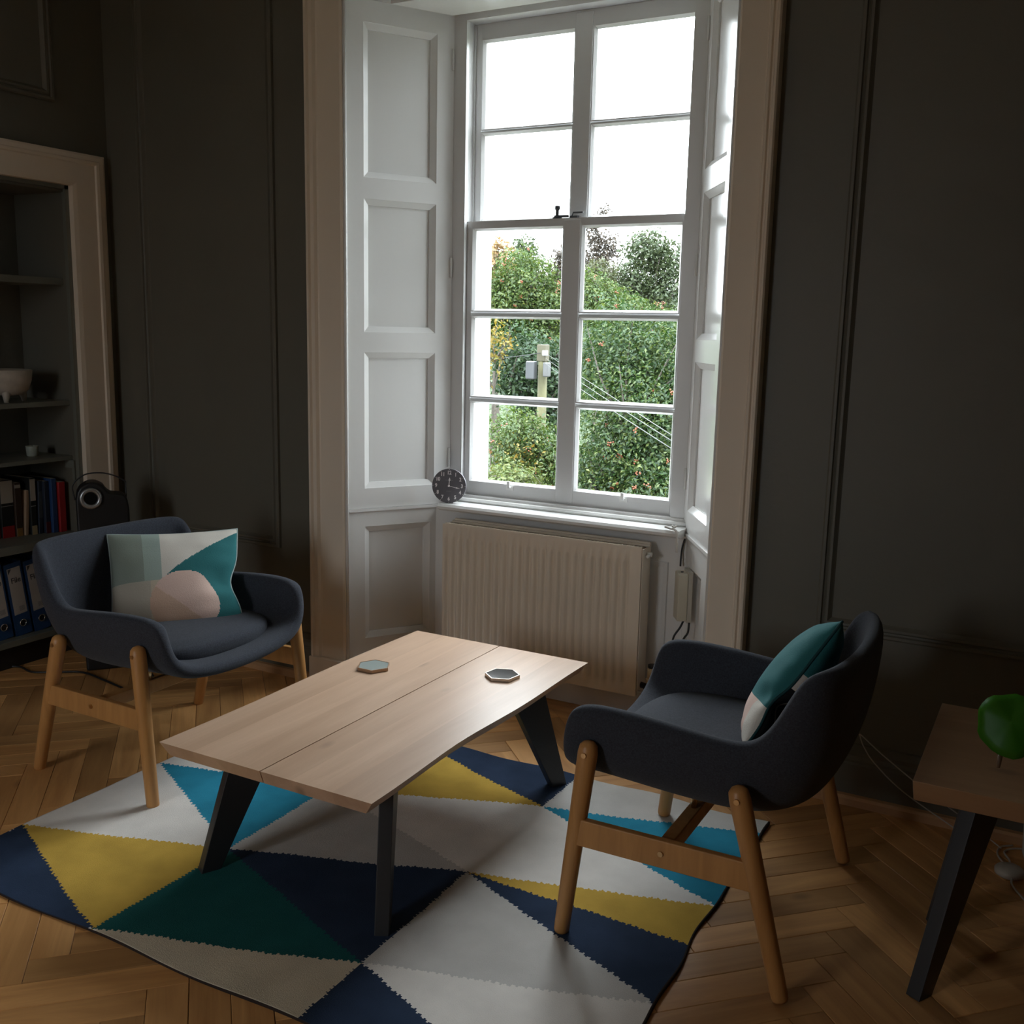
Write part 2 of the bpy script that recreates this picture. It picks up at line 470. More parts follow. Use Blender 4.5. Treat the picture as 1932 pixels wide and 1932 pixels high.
win = sempty('window_1', label='tall white sash window of ten panes over a radiator')
b = MB(); b.extr([(0, .40, .700), (0, .255, .700), (0, .240, .708), (0, .238, .718), (0, .246, .727), (0, .262, .7275), (0, .40, .7275)], 1.500, 2.495, 0)
b.obj('window_board', M['white'], win)
b = MB().extr([(0, .40, .728), (0, .335, .728), (0, .330, .735), (0, .336, .742), (0, .352, .743), (0, .356, .752), (0, .40, .754)], 1.46, 2.49, 0); b.obj('sill_bead', M['white'], win)
jm = MB()
for s, x in ((1, 1.525), (-1, 2.425)):
    a, c_ = sorted((x, x - s * .085)); jm.box(a, c_, .376, .50, .70, 2.60)
    a, c_ = sorted((x + s * .008, x - s * .05)); jm.box(a, c_, .362, .380, .728, 2.555)      # staff bead
    a, c_ = sorted((x + s * .008, x - s * .01)); jm.box(a, c_, .4275, .4325, .754, 2.53)     # parting bead
jm.box(1.445, 2.505, .3775, .499, 2.535, 2.63); jm.box(1.435, 2.515, .361, .379, 2.532, 2.557); jm.box(1.445, 2.505, .401, .499, .701, .752)
jm.obj('window_frame', M['sash'], win)


def sash(name, x0, x1, zs, y0, y1, rows, gx, bot, top, ml=(1.940, 2.022)):
    s = bpy.data.objects.new(name, None); link(s, win); s.empty_display_size = .1
    ym = (y0 + y1) / 2
    MB().box(x0, gx[0] - .006, y0, y1, zs[0], zs[1]).obj('stile', M['sash'], s, bevel=.002)
    MB().box(gx[1] + .006, x1, y0, y1, zs[0], zs[1]).obj('stile', M['sash'], s, bevel=.002)
    MB().box(ml[0] + .006, ml[1] - .006, y0 - .004, y1, zs[0] + .006, zs[1] - .006).obj('mullion', M['sash'], s, bevel=.004)
    for c0, c1, nm in ((zs[0], rows[0][0] - .006, 'bottom_rail'), (rows[-1][1] + .006, zs[1], 'top_rail')):
        MB().box(gx[0] - .006, gx[1] + .006, y0 + .0004, y1, c0, c1).obj(nm, M['sash'], s)
    for a, b_ in zip(rows[:-1], rows[1:]):
        for (p, q) in ((gx[0] - .006, ml[0] + .006), (ml[1] - .006, gx[1] + .006)):
            z0, z1 = a[1], b_[0]; zm = (z0 + z1) / 2
            m = MB().extr([(0, y1, z0 + .003), (0, ym, z0), (0, y0 + .008, zm - .005), (0, y0 + .004, zm), (0, y0 + .008, zm + .005), (0, ym, z1), (0, y1, z1 - .003)], p, q, 0)
            m.obj('glazing_bar', M['sash'], s)
    for (z0, z1) in rows:
        for (p, q) in ((gx[0], ml[0]), (ml[1], gx[1])):
            v, f = ring((p - .007, q + .007, z0 - .007, z1 + .007), [(0, 0), (.004, 0), (.012, -.014), (.012, -.02)], lambda a, b, h: (a, y0 - h, b))
            obj('ovolo_bead', v, f, M['sash'], s)
            MB().box(p - .004, q + .004, ym + .001, ym + .0045, z0 - .004, z1 + .004).obj('pane', M['glass'], s)
    return s


lowr = [(.810, 1.122), (1.148, 1.452), (1.479, 1.782)]
upr = [(1.822, 2.139), (2.159, 2.474)]
ls = sash('lower_sash', 1.526, 2.424, (.752, 1.812), .384, .426, lowr, (1.560, 2.399), .06, .03)
us = sash('upper_sash', 1.526, 2.424, (1.790, 2.534), .434, .476, upr, (1.563, 2.405), .03, .05)
for x in (1.745, 2.225):
    m = MB().box(x - .016, x + .016, .380, .3845, .785, .80); m.box(x - .006, x + .006, .368, .382, .795, .801); m.box(x - .006, x + .006, .366, .371, .797, .822)
    m.obj('sash_lift', M['white'], ls, bevel=.001)
m = MB().lathe([(.018, 0), (.018, .006), (.006, .008), (.006, .03), (.010, .036), (.010, .046), (.004, .05)], (1.905, .41, 1.8125), 14); m.box(1.895, 1.95, .404, .416, 1.818, 1.826)
m.obj('sash_fastener', M['iron'], ls)
m = MB().box(1.96, 1.99, .402, .418, 1.812, 1.822); m.tube([(1.965, .41, 1.82), (1.97, .41, 1.834), (2.01, .41, 1.834)], .003, 6); m.obj('fastener_keep', M['iron'], ls)
# outside reveal and sill
t = sempty('trim_15', label='white painted outside reveal of the window')
MB().box(1.490, 1.502, .50, .630, .72, 2.63).obj('reveal', M['stone'], t); MB().box(2.458, 2.47, .50, .630, .72, 2.63).obj('reveal', M['stone'], t)
MB().box(1.40, 2.56, .476, .68, .66, .735).obj('outer_sill', M['stone'], t)
struct(MB().box(-6, 8, .626, .632, -5, .655).box(-6, 1.49, .626, .632, .655, 6).box(2.47, 8, .626, .632, .655, 6).box(1.49, 2.47, .626, .632, 2.63, 6).obj('wall_outside', M['stone']))
# rear window added out of view to raise the room's ambient light
rw = sempty('fill_window')
m = MB().box(.7, .77, -5.45, -5.3, .8, 2.4).box(1.48, 1.55, -5.45, -5.3, .8, 2.4).box(.7, 1.55, -5.45, -5.3, .8, .88).box(.7, 1.55, -5.45, -5.3, 2.32, 2.4).box(1.10, 1.15, -5.42, -5.34, .88, 2.32).box(.77, 1.48, -5.42, -5.34, 1.56, 1.62)
m.obj('window_frame', M['sash'], rw)

# ------------------------------------------------------------------ radiator
t = thing('radiator', 'cream ribbed panel radiator under the window', 'radiator', (0, 0, 0))
rx0, rx1, rz0, rz1, ry = 1.551, 2.377, .116, .660, .200
pit = .0326; xs = [rx0]; rec = [0.]; x = rx0 + .014
while x + pit < rx1 - .004:
    for dx, r in ((0, 0), (.0035, 1), (.0125, 1), (.016, 0), (.021, 0)):
        xs.append(x + dx); rec.append(r)
    x += pit
xs.append(rx1); rec.append(0.)
zz = [(rz0, 0), (rz0 + .034, 0), (rz0 + .045, 1), (rz1 - .058, 1), (rz1 - .045, 0), (rz1, 0)]
v = [(xx, ry + .009 * r * k, z) for z, k in zz for xx, r in zip(xs, rec)]
n = len(xs); f = [(j * n + i, j * n + i + 1, (j + 1) * n + i + 1, (j + 1) * n + i) for j in range(len(zz) - 1) for i in range(n - 1)]
o = obj('front_panel', v, f, M['rad'], t, True)
b = MB().box(rx0, rx1, ry + .0095, ry + .013, rz0, rz1 - .002)
b.obj('front_panel_back', M['rad'], t)
MB().box(rx0 + .01, rx1 + .004, ry + .070, ry + .082, rz0 + .01, rz1 + .012).obj('rear_panel', M['rad'], t, bevel=.003)
g = MB().box(rx0 + .006, rx1 - .004, ry + .008, ry + .014, rz1 - .004, rz1 + .003).box(rx0 + .006, rx1 + .006, ry + .060, ry + .076, rz1 - .004, rz1 + .004)
for i in range(52):
    a = rx0 + .012 + i * .0155; g.box(a, a + .004, ry + .014, ry + .060, rz1 - .010, rz1 - .004)
g.obj('top_grille', M['rad'], t)
MB().box(rx1, rx1 + .004, ry + .004, ry + .076, rz0 + .02, rz1 - .004).obj('side_panel', M['rad'], t, bevel=.001)
MB().box(rx0 - .003, rx0 + .001, ry + .008, ry + .076, rz0 + .02, rz1 - .004).obj('side_panel', M['rad'], t)
m = MB().tube([(rx1 + .004, ry + .045, .632), (rx1 + .022, ry + .045, .632)], .009, 10); m.tube([(rx1 + .014, ry + .045, .632), (rx1 + .014, ry + .02, .628)], .006, 8)
m.obj('bleed_valve', M['white'], t, smooth=True)
vx, vy = 2.430, .222
valve = MB().tube([(rx1, vy + .02, .150), (vx, vy, .150)], .011, 12); valve.tube([(vx, vy, 0), (vx, vy, .150)], .0075, 10)
valve.lathe([(.012, .135), (.020, .142), (.020, .165), (.013, .172)], (vx, vy, 0), 16)
vo = valve.obj('valve_body', M['black'], t, smooth=True)
MB().lathe([(.018, .170), (.023, .176), (.023, .186), (.0185, .190), (.0185, .226), (.016, .229)], (vx, vy, 0), 20).obj('valve_head', mat('cream_plastic', (.60, .50, .33), .4), vo, smooth=False)
MB().lathe([(.0165, .226), (.0175, .229), (.0175, .238), (.010, .240)], (vx, vy, 0), 20).obj('valve_cap', M['black'], vo)
for xx in (rx0 + .1, rx1 - .1): MB().box(xx, xx + .03, ry + .08, .311, .2, .58).obj('wall_bracket', M['rad'], t)

# ------------------------------------------------------------------ alcove bookcase
t = thing('alcove_bookcase', 'built-in alcove shelves with a warm white casing in the left wall', 'bookcase', (0, 0, 0))
YR = -.2; YL = -1.75
MB().box(-.34, -.325, YL, YR, 0, 1.985).obj('back_panel', M['wall'], t)
MB().box(-.325, -.012, YR - .012, YR, 0, 1.985).obj('side_panel', M['wall'], t)
MB().box(-.325, -.012, YL, YL + .012, 0, 1.985).obj('side_panel', M['wall'], t)
MB().box(-.325, -.012, YL + .012, YR - .012, 1.915, 1.985).obj('top_panel', M['wall'], t)
m = MB().box(-.02, .0, YR - .018, YR, 0, 1.95).box(-.02, 0, YL, YL + .018, 0, 1.95).box(-.02, 0, YL, YR, 1.925, 1.985)
m.obj('inner_lining', M['shelf'], t)
cp = [(0, 0), (.001, .024), (.02, .027), (.108, .029), (.113, .035), (.126, .037), (.132, .031), (.150, .031), (.160, .027), (.164, 0)]
cz1, cy0, cy1 = 2.075, YL - .16, -.036
m = MB()
W_ = .164; pr = [(W_ - a, h) for a, h in cp][::-1]  # inset from the outer edge
v = []; f = []; n = len(pr)
for i, h in pr:
    for y, z in ((cy1 - i, 0.), (cy1 - i, cz1 - i * .82), (cy0 + i, cz1 - i * .82), (cy0 + i, 0.)): v.append((h, y, z))
for k in range(n - 1):
    for j in range(3): f.append((k * 4 + j, k * 4 + j + 1, (k + 1) * 4 + j + 1, (k + 1) * 4 + j))
obj('casing', v, f, M['cream'], t)
for nm, z, th_, xf, mm in (('shelf', 1.575, .028, -.045, 'shelf'), ('shelf', 1.074, .020, -.045, 'shelf'), ('shelf', .842, .018, -.045, 'shelf'), ('ledge', .515, .035, .012, 'shelf'), ('shelf', .125, .026, -.002, 'shelf')):
    MB().box(-.325, xf, YL + .012, YR - .012, z - th_, z).obj(nm, M[mm], t, bevel=.002)
for z in (.80, .78, .69):
    pass
m = MB().box(-.075, -.02, YR - .028, YR - .012, .79, .824); m.box(-.035, -.02, YR - .026, YR - .012, .74, .79); m.obj('shelf_bracket', M['shelf'], t)
MB().box(-.04, -.022, YR - .05, YR - .012, .0, .098).obj('kickboard', M['wall'], t)
MB().box(-.06, -.045, YL + .012, YR - .012, 0, .099).obj('kickboard', M['black'], t)

# footed planter bowl and little jar on the shelves
pm = mat('speckled_clay', (.42, .37, .31), .7, var=(30, .12), bump=(50, .001))
t = thing('planter_bowl', 'pale clay planter bowl on three stubby feet on the upper shelf', 'planter', (-.15, -.422, 1.074))
MB().lathe([(.03, .026), (.062, .030), (.080, .050), (.092, .085), (.097, .128), (.093, .130), (.088, .118), (.02, .112)], k=32).obj('bowl', pm, t, smooth=True)
for q in (20, 140, 260):
    a = math.radians(q - 60); x, y = .062 * math.cos(a), .062 * math.sin(a)
    MB().tube([(x * .9, y * .9, .045), (x * 1.05, y * 1.05, .02), (x * 1.08, y * 1.08, 0)], [.019, .013, .009], 10).obj('foot', pm, t, smooth=True)
sm = MB().lathe([(.084, .112), (.05, .122), (.01, .126)], k=20); sm.obj('soil', mat('dark_soil', (.02, .015, .01), .95, bump=(80, .004)), t)
t = thing('candle_jar', 'small pale glass candle jar alone on the middle shelf', 'candle', (-.15, -.325, .842))
MB().lathe([(.020, 0), (.023, .004), (.0255, .040), (.025, .043), (.0225, .042), (.021, .030), (.004, .030)], k=24).obj('jar', mat('frosted_pale_glass', (.34, .36, .30), .35), t, smooth=True)
MB().tube([(0, 0, .03), (.001, 0, .047)], .0012, 6).obj('wick', M['black'], t)


# ------------------------------------------------------------------ books and files
def book(y, wd, h, dep, xf, tilt, label, cm, bands=(), text=None):
    t = thing('book', label, 'book', (xf, y, .515), 0, 'books on the bookcase ledge')
    t.rotation_euler = (math.radians(tilt), 0, 0)
    c = MB().box(-dep, 0, -wd / 2, wd / 2, 0, h); c.obj('cover', cm, t, bevel=.0025)
    MB().box(-dep + .002, -.003, -wd / 2 + .003, wd / 2 - .003, h - .0005, h + .0003).obj('page_block', mat_pages, t)
    for (z0, z1, bm, nm) in bands:
        MB().box(-.003, .0007, -wd / 2 + .001, wd / 2 - .001, h * z0, h * z1).obj(nm, bm, t)
    return t


mat_pages = mat('page_paper', (.5, .46, .38), .8)
K = lambda n, c, r=.5: mat(n, c, r)
blk = K('black_book_cloth', (.012, .014, .013)); brn = K('brown_book_cloth', (.045, .026, .016)); red = K('red_book_cloth', (.36, .02, .022), .35)
drd = K('dark_red_book_cloth', (.12, .014, .016)); blu = K('blue_book_cloth', (.018, .055, .16)); nvy = K('navy_book_cloth', (.018, .026, .045)); tan = K('tan_book_cloth', (.36, .24, .15))
wht = K('book_label_paper', (.42, .38, .32)); sil = K('silver_foil', (.30, .30, .28), .3); crm = K('cream_band', (.46, .36, .2))
book(-0.2500, 0.0310, .215, .17, -.075, 0, 'bright red book, rightmost in the row on the bookcase ledge', red, [(.04, .2, wht, 'label')] and [])
book(-0.2810, 0.0241, .232, .18, -.085, 0, 'mid blue book beside the bright red one on the ledge', blu)
book(-0.3050, 0.0224, .222, .17, -.10, 0, 'near black book with a dark red lower spine, beside the blue book', nvy, [(0, .22, drd, 'spine_band')])
book(-0.3308, 0.0189, .225, .17, -.115, -2.0, 'slim dark navy book leaning slightly, two along from the mid blue one', nvy, [(.3, .8, K('grey_stripe', (.05, .06, .07)), 'spine_stripe')])
book(-0.3566, 0.0258, .240, .17, -.12, 0, 'black book with a white top label and cream foot band', blk, [(.60, .98, wht, 'label'), (.50, .512, sil, 'foil_line'), (.0, .16, crm, 'foot_band')])
book(-0.3867, 0.0155, .190, .16, -.13, -4.5, 'slim tan book leaning between a brown book and a black one', tan)
book(-0.4117, 0.0275, .225, .17, -.14, 0, 'dark brown book with an ochre foot band', brn, [(.0, .15, K('ochre_band', (.30, .16, .05)), 'foot_band'), (.9, .96, wht, 'label')])
book(-.4555, .056, .240, .19, -.15, 0, 'thick black book with a big blank label and bright red foot', blk, [(.60, .985, wht, 'label'), (.545, .555, sil, 'foil_line'), (.0, .20, red, 'foot_band')])
book(-.526, .080, .225, .19, -.16, 0, 'thick black book with a dark red foot at the edge of view', blk, [(.0, .2, drd, 'foot_band')])


def textmesh(name, s, size, m, parent, mtx, bold=0.0, align='CENTER'):
    cu = bpy.data.curves.new(name, 'FONT'); cu.body = s; cu.size = size; cu.align_x = align; cu.align_y = 'CENTER'; cu.offset = bold; cu.extrude = .0002; cu.resolution_u = 3
    o = bpy.data.objects.new(name + '_tmp', cu); COL.objects.link(o)
    bpy.context.view_layer.update()
    me = bpy.data.meshes.new_from_object(o.evaluated_get(bpy.context.evaluated_depsgraph_get()))
    bpy.data.objects.remove(o); me.materials.clear(); me.materials.append(m); me.transform(mtx)
    return link(bpy.data.objects.new(name, me), parent)


fb = mat('blue_binder_board', (.016, .060, .175), .4); flab = mat('binder_label_paper', (.44, .42, .40), .6, var=(8, .05)); fink = mat('binder_ink', (.05, .055, .06), .6)
fgrey = mat('label_grey_print', (.24, .25, .25), .6)
for i, (y, lab) in enumerate(((-.400, 'blue lever arch file behind the left armchair, its label half hidden'), (-.487, 'blue lever arch file whose label reads File in full'), (-.574, 'blue lever arch file at the left edge of view, label cut off'))):
    t = thing('lever_arch_file', lab, 'file', (-.045, y, .126), 0, 'blue lever arch files on the lowest shelf')
    t.rotation_euler = (math.radians(7.0), 0, 0)
    wd, h = .076, .31
    c = MB().box(-.27, 0, -wd / 2, -wd / 2 + .003, 0, h).box(-.27, 0, wd / 2 - .003, wd / 2, 0, h).box(-.003, 0, -wd / 2, wd / 2, 0, h)
    c.obj('cover', fb, t, bevel=.0012)
    MB().box(-.25, -.012, -wd / 2 + .006, wd / 2 - .012, .012, h - .02).obj('paper_stack', mat_pages, t)
    la = MB().box(-.001, .0008, -.029, .029, .092, .290).obj('label', flab, t)
    R_ = Matrix(((0, 0, 1, .0012), (1, 0, 0, 0), (0, 1, 0, 0), (0, 0, 0, 1)))
    textmesh('lettering', 'File', .032, fink, la, Matrix.Translation((0, .002, .236)) @ R_, .0004)
    v = [(.0012, -.026, .287), (.0012, -.010, .287), (.0012, -.026, .266)]; obj('corner_mark', v, [(0, 1, 2)], fink, la)
    m = MB()
    for q in range(5): m.box(.0008, .0012, -.004, .020, .104 + q * .0042, .1065 + q * .0042)
    m.obj('print_lines', fgrey, la)
    v = [(.0035, .014 * math.cos(a), .052 + .014 * math.sin(a)) for a in np.linspace(0, 2 * math.pi, 21)]
    MB().tube(v, .0022, 6, False).obj('finger_ring', M['chrome'], t, smooth=True)
    MB().tube([(-.004, 0, .052), (.0012, 0, .052)], .0125, 16).obj('finger_hole', M['black'], t)

# ------------------------------------------------------------------ black appliance with the silver ring
t = thing('portable_heater', 'black upright appliance with a silver ring and wire handle behind the left armchair', 'heater', (.262, -.325, 0), math.radians(52))
# local x across, front is -y
pts = [(-.09, 0), (.09, 0), (.098, .02), (.100, .66), (.094, .705), (.080, .722), (.035, .727), (.020, .735), (.005, .760), (-.020, .775), (-.05, .775), (-.080, .757), (-.092, .735), (-.098, .70)]
MB().extr([(x, 0, z) for x, z in pts][::-1], -.05, .05, 1).obj('body', M['black'], t, bevel=.01)
rg = [(-.042 + .034 * math.cos(a), -.054, .712 + .034 * math.sin(a)) for a in np.linspace(0, 2 * math.pi, 33)]
MB().tube(rg, .0095, 10, False).obj('silver_ring', mat('satin_silver', (.42, .43, .44), .35, .8), t, smooth=True)
MB().tube([(-.042, -.05, .712), (-.042, -.056, .712)], .027, 24).obj('dial', mat('dial_black', (.006, .006, .006), .25), t)
MB().tube(arc([(-.10, 0, .70), (-.105, 0, .76), (-.06, 0, .800), (0, 0, .806), (.05, 0, .793), (.088, 0, .770), (.091, 0, .75), (.091, -.012, .66)]), .0028, 8).obj('wire_handle', M['iron'], t, smooth=True)
o = MB().tube(arc([(-.12, -.62, .005), (-.028, -.542, .005), (.077, -.553, .005), (.165, -.50, .005), (.253, -.45, .005), (.41, -.47, .005), (.575, -.495, .005), (.60, -.45, .005), (.59, -.40, .005), (.50, -.32, .005), (.36, -.30, .006)]), .0042, 8).obj('power_cable', M['black'], smooth=True)
tag(o, 'black power cable trailing over the floorboards behind the left armchair', 'cable')

# ------------------------------------------------------------------ rug
X = dict(a=1.185, b=1.768, c=2.385, d=3.0); YB, YT = -1.650, -.292
Lv = {0: [-1.40 - .48, -1.402, -.908, -.43, .05], 1: [-1.645, -1.205, -.765, -.325, .1], 2: [-1.88, -1.431, -.978, -.543, -.10], 3: [-1.65, -1.231, -.80, -.37, .06]}
TR = []


def tri(c, pts, m): TR.append((c, pts, m))


xa, xb, xc, xd = X['a'], X['b'], X['c'], X['d']
tri(0, [(xa, -1.402), (xb, -1.645), (xa, -1.88)], 'navy')
tri(0, [(xa, -1.402), (xb, -1.205), (xb, -1.645)], 'ochre')
tri(0, [(xa, -1.402), (xa, -.908), (xb, -1.205)], 'ivory')
tri(0, [(xa, -.908), (xb, -.765), (xb, -1.205)], 'turq')
tri(0, [(xa, -.908), (xa, -.43), (xb, -.765)], 'ivory')
tri(0, [(xa, -.43), (xb, -.325), (xb, -.765)], 'navy')
tri(0, [(xa, -.43), (xa, .05), (xb, -.325)], 'navy')
tri(1, [(xb, -1.645), (xc, -1.431), (xc, -1.88)], 'beige')
tri(1, [(xb, -1.645), (xb, -1.205), (xc, -1.431)], 'teal')
tri(1, [(xb, -1.205), (xc, -.978), (xc, -1.431)], 'navy')
tri(1, [(xb, -1.205), (xb, -.765), (xc, -.978)], 'grey')
tri(1, [(xb, -.765), (xc, -.543), (xc, -.978)], 'ivory')
tri(1, [(xb, -.765), (xb, -.325), (xc, -.543)], 'ochre')
tri(1, [(xb, -.325), (xc, -.10), (xc, -.543)], 'navy')
tri(1, [(xb, -.325), (xb, .1), (xc, -.10)], 'navy')
tri(2, [(xc, -1.431), (xd, -1.65), (xc, -1.88)], 'navy')
tri(2, [(xc, -1.431), (xd, -1.231), (xd, -1.65)], 'ivory')
tri(2, [(xc, -1.431), (xc, -.978), (xd, -1.231)], 'grey')
tri(2, [(xc, -.978), (xd, -.985), (xd, -1.231)], 'navy')
tri(2, [(xc, -.978), (xd, -.80), (xd, -.985)], 'ochre')
tri(2, [(xc, -.978), (xc, -.543), (xd, -.80)], 'ivory')
tri(2, [(xc, -.543), (xd, -.37), (xd, -.80)], 'turq')
tri(2, [(xc, -.543), (xc, -.10), (xd, -.37)], 'grey')
tri(2, [(xc, -.10), (xd, .06), (xd, -.37)], 'grey')
RM = ['navy', 'ochre', 'teal', 'turq', 'ivory', 'grey', 'beige', 'edge']
dx, dy = .0048, .0030
nx, ny = int(round((xd - xa) / dx)), int(round((YT - YB) / dy))
gx = np.linspace(xa, xd, nx + 1); gy = np.linspace(YB, YT, ny + 1)
cxm = (gx[:-1] + gx[1:]) / 2; cym = (gy[:-1] + gy[1:]) / 2
CX, CY = np.meshgrid(cxm, cym, indexing='ij'); idx = np.full(CX.shape, 4)
# woven teeth: the row position of every boundary is quantised in stepped slits
tw = lambda t, p: np.abs(((t / p) % 1) - .5) * 4 - 1
QX = CX + tw(CY, .0115) * .0030 + .0012 * np.sin(CY * 97); QY = CY + tw(CX, .0170) * .0042 + .0012 * np.sin(CX * 61)
for c_, p, m in TR:
    s = []
    for k in range(3):
        (x0, y0), (x1, y1) = p[k], p[(k + 1) % 3]; s.append((x1 - x0) * (QY - y0) - (y1 - y0) * (QX - x0))
    ins = ((s[0] >= 0) & (s[1] >= 0) & (s[2] >= 0)) | ((s[0] <= 0) & (s[1] <= 0) & (s[2] <= 0))
    idx[ins] = RM.index(m)
idx[-1:, :] = 7; idx[:, :1] = np.where(idx[:, :1] == 4, 4, idx[:, :1])
GX, GY = np.meshgrid(gx, gy, indexing='ij')
edge_x = .006 * np.sin(GY * 9) + .004 * np.sin(GY * 23 + 1); wob = np.clip((GX - 2.6) / .4, 0, 1)
PX = GX + edge_x * wob; PY = GY + .005 * np.sin(GX * 11 + .6) * np.clip((-1.3 - GY) / .35, 0, 1) + (.008 * np.sin(GX * 17)) * np.clip((GY + .5) / .2, 0, 1)
PZ_ = .0065 + .0016 * (np.sin(GX * 14 + 2 * np.sin(GY * 6)) + np.sin(GY * 17 + GX * 5)) * .8 + .004 * np.exp(-((GY - YT + .03) / .05) ** 2) * (np.sin(GX * 15) * .5 + .5)
v = np.stack([PX, PY, PZ_], -1).reshape(-1, 3).tolist(); f = []; fm = []
for i in range(nx):
    for j in range(ny):
        a = i * (ny + 1) + j; f.append((a, a + ny + 1, a + ny + 2, a + 1)); fm.append(int(idx[i, j]))
nv = len(v)
border = [i * (ny + 1) for i in range(nx + 1)] + [nx * (ny + 1) + j for j in range(1, ny + 1)] + [i * (ny + 1) + ny for i in range(nx - 1, -1, -1)] + [j for j in range(ny - 1, 0, -1)]
for k in border: v.append((v[k][0], v[k][1], .0))
nb = len(border)
for k in range(nb):
    f.append((border[k], nv + k, nv + (k + 1) % nb, border[(k + 1) % nb])); fm.append(7)
o = obj('rug', v, f, [M[k] for k in RM], None, True, fm)
tag(o, 'flat woven rug of navy, ochre, teal, turquoise and ivory triangles under the coffee table', 'rug')

# ------------------------------------------------------------------ tables


def plate_leg(parent, foot, top, zt, d, wt, wb, th):
    """flat steel plate leg lying in the vertical plane along plan direction d"""
    d = Vector((d[0], d[1])).normalized(); n = Vector((-d.y, d.x)) * th / 2
    lo = []; hi = []
    for (P, w_, L, z) in ((foot, wb, lo, 0.), (top, wt, hi, zt)):
        for sd, sn in ((-1, -1), (1, -1), (1, 1), (-1, 1)):
            L.append((P[0] + sd * d.x * w_ / 2 + sn * n.x, P[1] + sd * d.y * w_ / 2 + sn * n.y, z))
    if n.length and (Vector(lo[1]) - Vector(lo[0])).cross(Vector(lo[3]) - Vector(lo[0])).z < 0: pass
    MB().hexa(lo, hi).obj('leg', M['iron'], parent, bevel=.002)


t = thing('coffee_table', 'low pale oak coffee table with a split top and splayed dark steel legs', 'table', (2.075, -.84, 0))
ox, oy = 2.075, -.84; zt, tk = .380, .034


def topboard(x_left, x_right, nm, liveL=None, liveR=None):
    ys = np.linspace(-1.408, -.272, 25); v = []; f = []
    for k, y in enumerate(ys):
        u = (y + 1.408) / 1.136
        xl = x_left(u); xr = x_right(u)
        eb = .018 if k in (0, len(ys) - 1) else 0
        il = .022 if liveL else 0; ir = .024 if liveR else 0
        yb = y + (.012 if k == 0 else -.012 if k == len(ys) - 1 else 0)
        v += [(xl - ox, y - oy, zt), (xr - ox, y - oy, zt), (xr - ir - ox, yb - oy, zt - tk), (xl + il - ox, yb - oy, zt - tk)]
    n = len(ys)
    for k in range(n - 1):
        a = 4 * k; b = a + 4
        f += [(a, a + 1, b + 1, b), (a + 1, a + 2, b + 2, b + 1), (a + 2, a + 3, b + 3, b + 2), (a + 3, a, b, b + 3)]
    f += [(3, 2, 1, 0), (4 * n - 4, 4 * n - 3, 4 * n - 2, 4 * n - 1)]
    return obj(nm, v, f, M['table'], t)


mid = 2.077
lft = lambda u: 1.750 + .004 * math.sin(u * 7)
rgt = lambda u: 2.398 - .015 * math.exp(-((u - .36) / .2) ** 2) - .004 * math.sin(u * 9) * u
SB = [lft, 1.862, 1.968, mid - .0016, mid + .0016, 2.170, 2.288, rgt]
for k in (0, 1, 2, 4, 5, 6):
    a, b_ = SB[k], SB[k + 1]; fa = a if callable(a) else (lambda u, a=a: a); fb_ = b_ if callable(b_) else (lambda u, b_=b_: b_)
    topboard(fa, fb_, 'top_stave', liveL=(k == 0), liveR=(k == 6))
for sx, sy in ((-1, -1), (1, -1), (1, 1), (-1, 1)):
    fx, fy = sx * .277, sy * .465
    fx += 0.0
    plate_leg(t, (fx, fy), (fx - sx * .066, fy - sy * .122), zt - tk, (sx, sy * 1.84), .125, .05, .034)
MB().box(-.20, .20, -.40, -.33, zt - tk - .006, zt - tk).obj('fixing_plate', M['iron'], t)
MB().box(-.20, .20, .33, .40, zt - tk - .006, zt - tk).obj('fixing_plate', M['iron'], t)


def hexcoaster(cx, cy, a0, label, topm, rimm):
    t = thing('coaster', label, 'coaster', (cx, cy, zt), math.radians(a0), 'hexagonal coasters on the coffee table')
    def ringv(r, z): return [(r * math.cos(math.radians(60 * k)), r * math.sin(math.radians(60 * k)), z) for k in range(6)]
    v = ringv(.053, .0005) + ringv(.053, .010) + ringv(.0495, .010) + ringv(.0495, .0075); f = [tuple(range(6))[::-1]]
    for j in range(3):
        for k in range(6): f.append((j * 6 + k, j * 6 + (k + 1) % 6, (j + 1) * 6 + (k + 1) % 6, (j + 1) * 6 + k))
    f.append(tuple(range(18, 24)))
    obj('tray', v, f, rimm, t)
    v = ringv(.0492, .0077) + ringv(.0492, .0092); f = [tuple(range(6))[::-1], tuple(range(6, 12))] + [(k, (k + 1) % 6, 6 + (k + 1) % 6, 6 + k) for k in range(6)]
    obj('inlay', v, f, topm, t)


hexcoaster(1.862, -.672, 60, 'pale green grey hexagonal coaster on the left half of the coffee table', mat('pale_mirror_inlay', (.36, .42, .40), .12, .3), mat('copper_rim', (.42, .27, .17), .35, .5))
hexcoaster(2.233, -.532, 21, 'dark mirrored hexagonal coaster on the right half of the coffee table', mat('smoked_mirror_inlay', (.20, .20, .20), .09, .85), mat('pale_copper_rim', (.62, .54, .47), .25, .6))

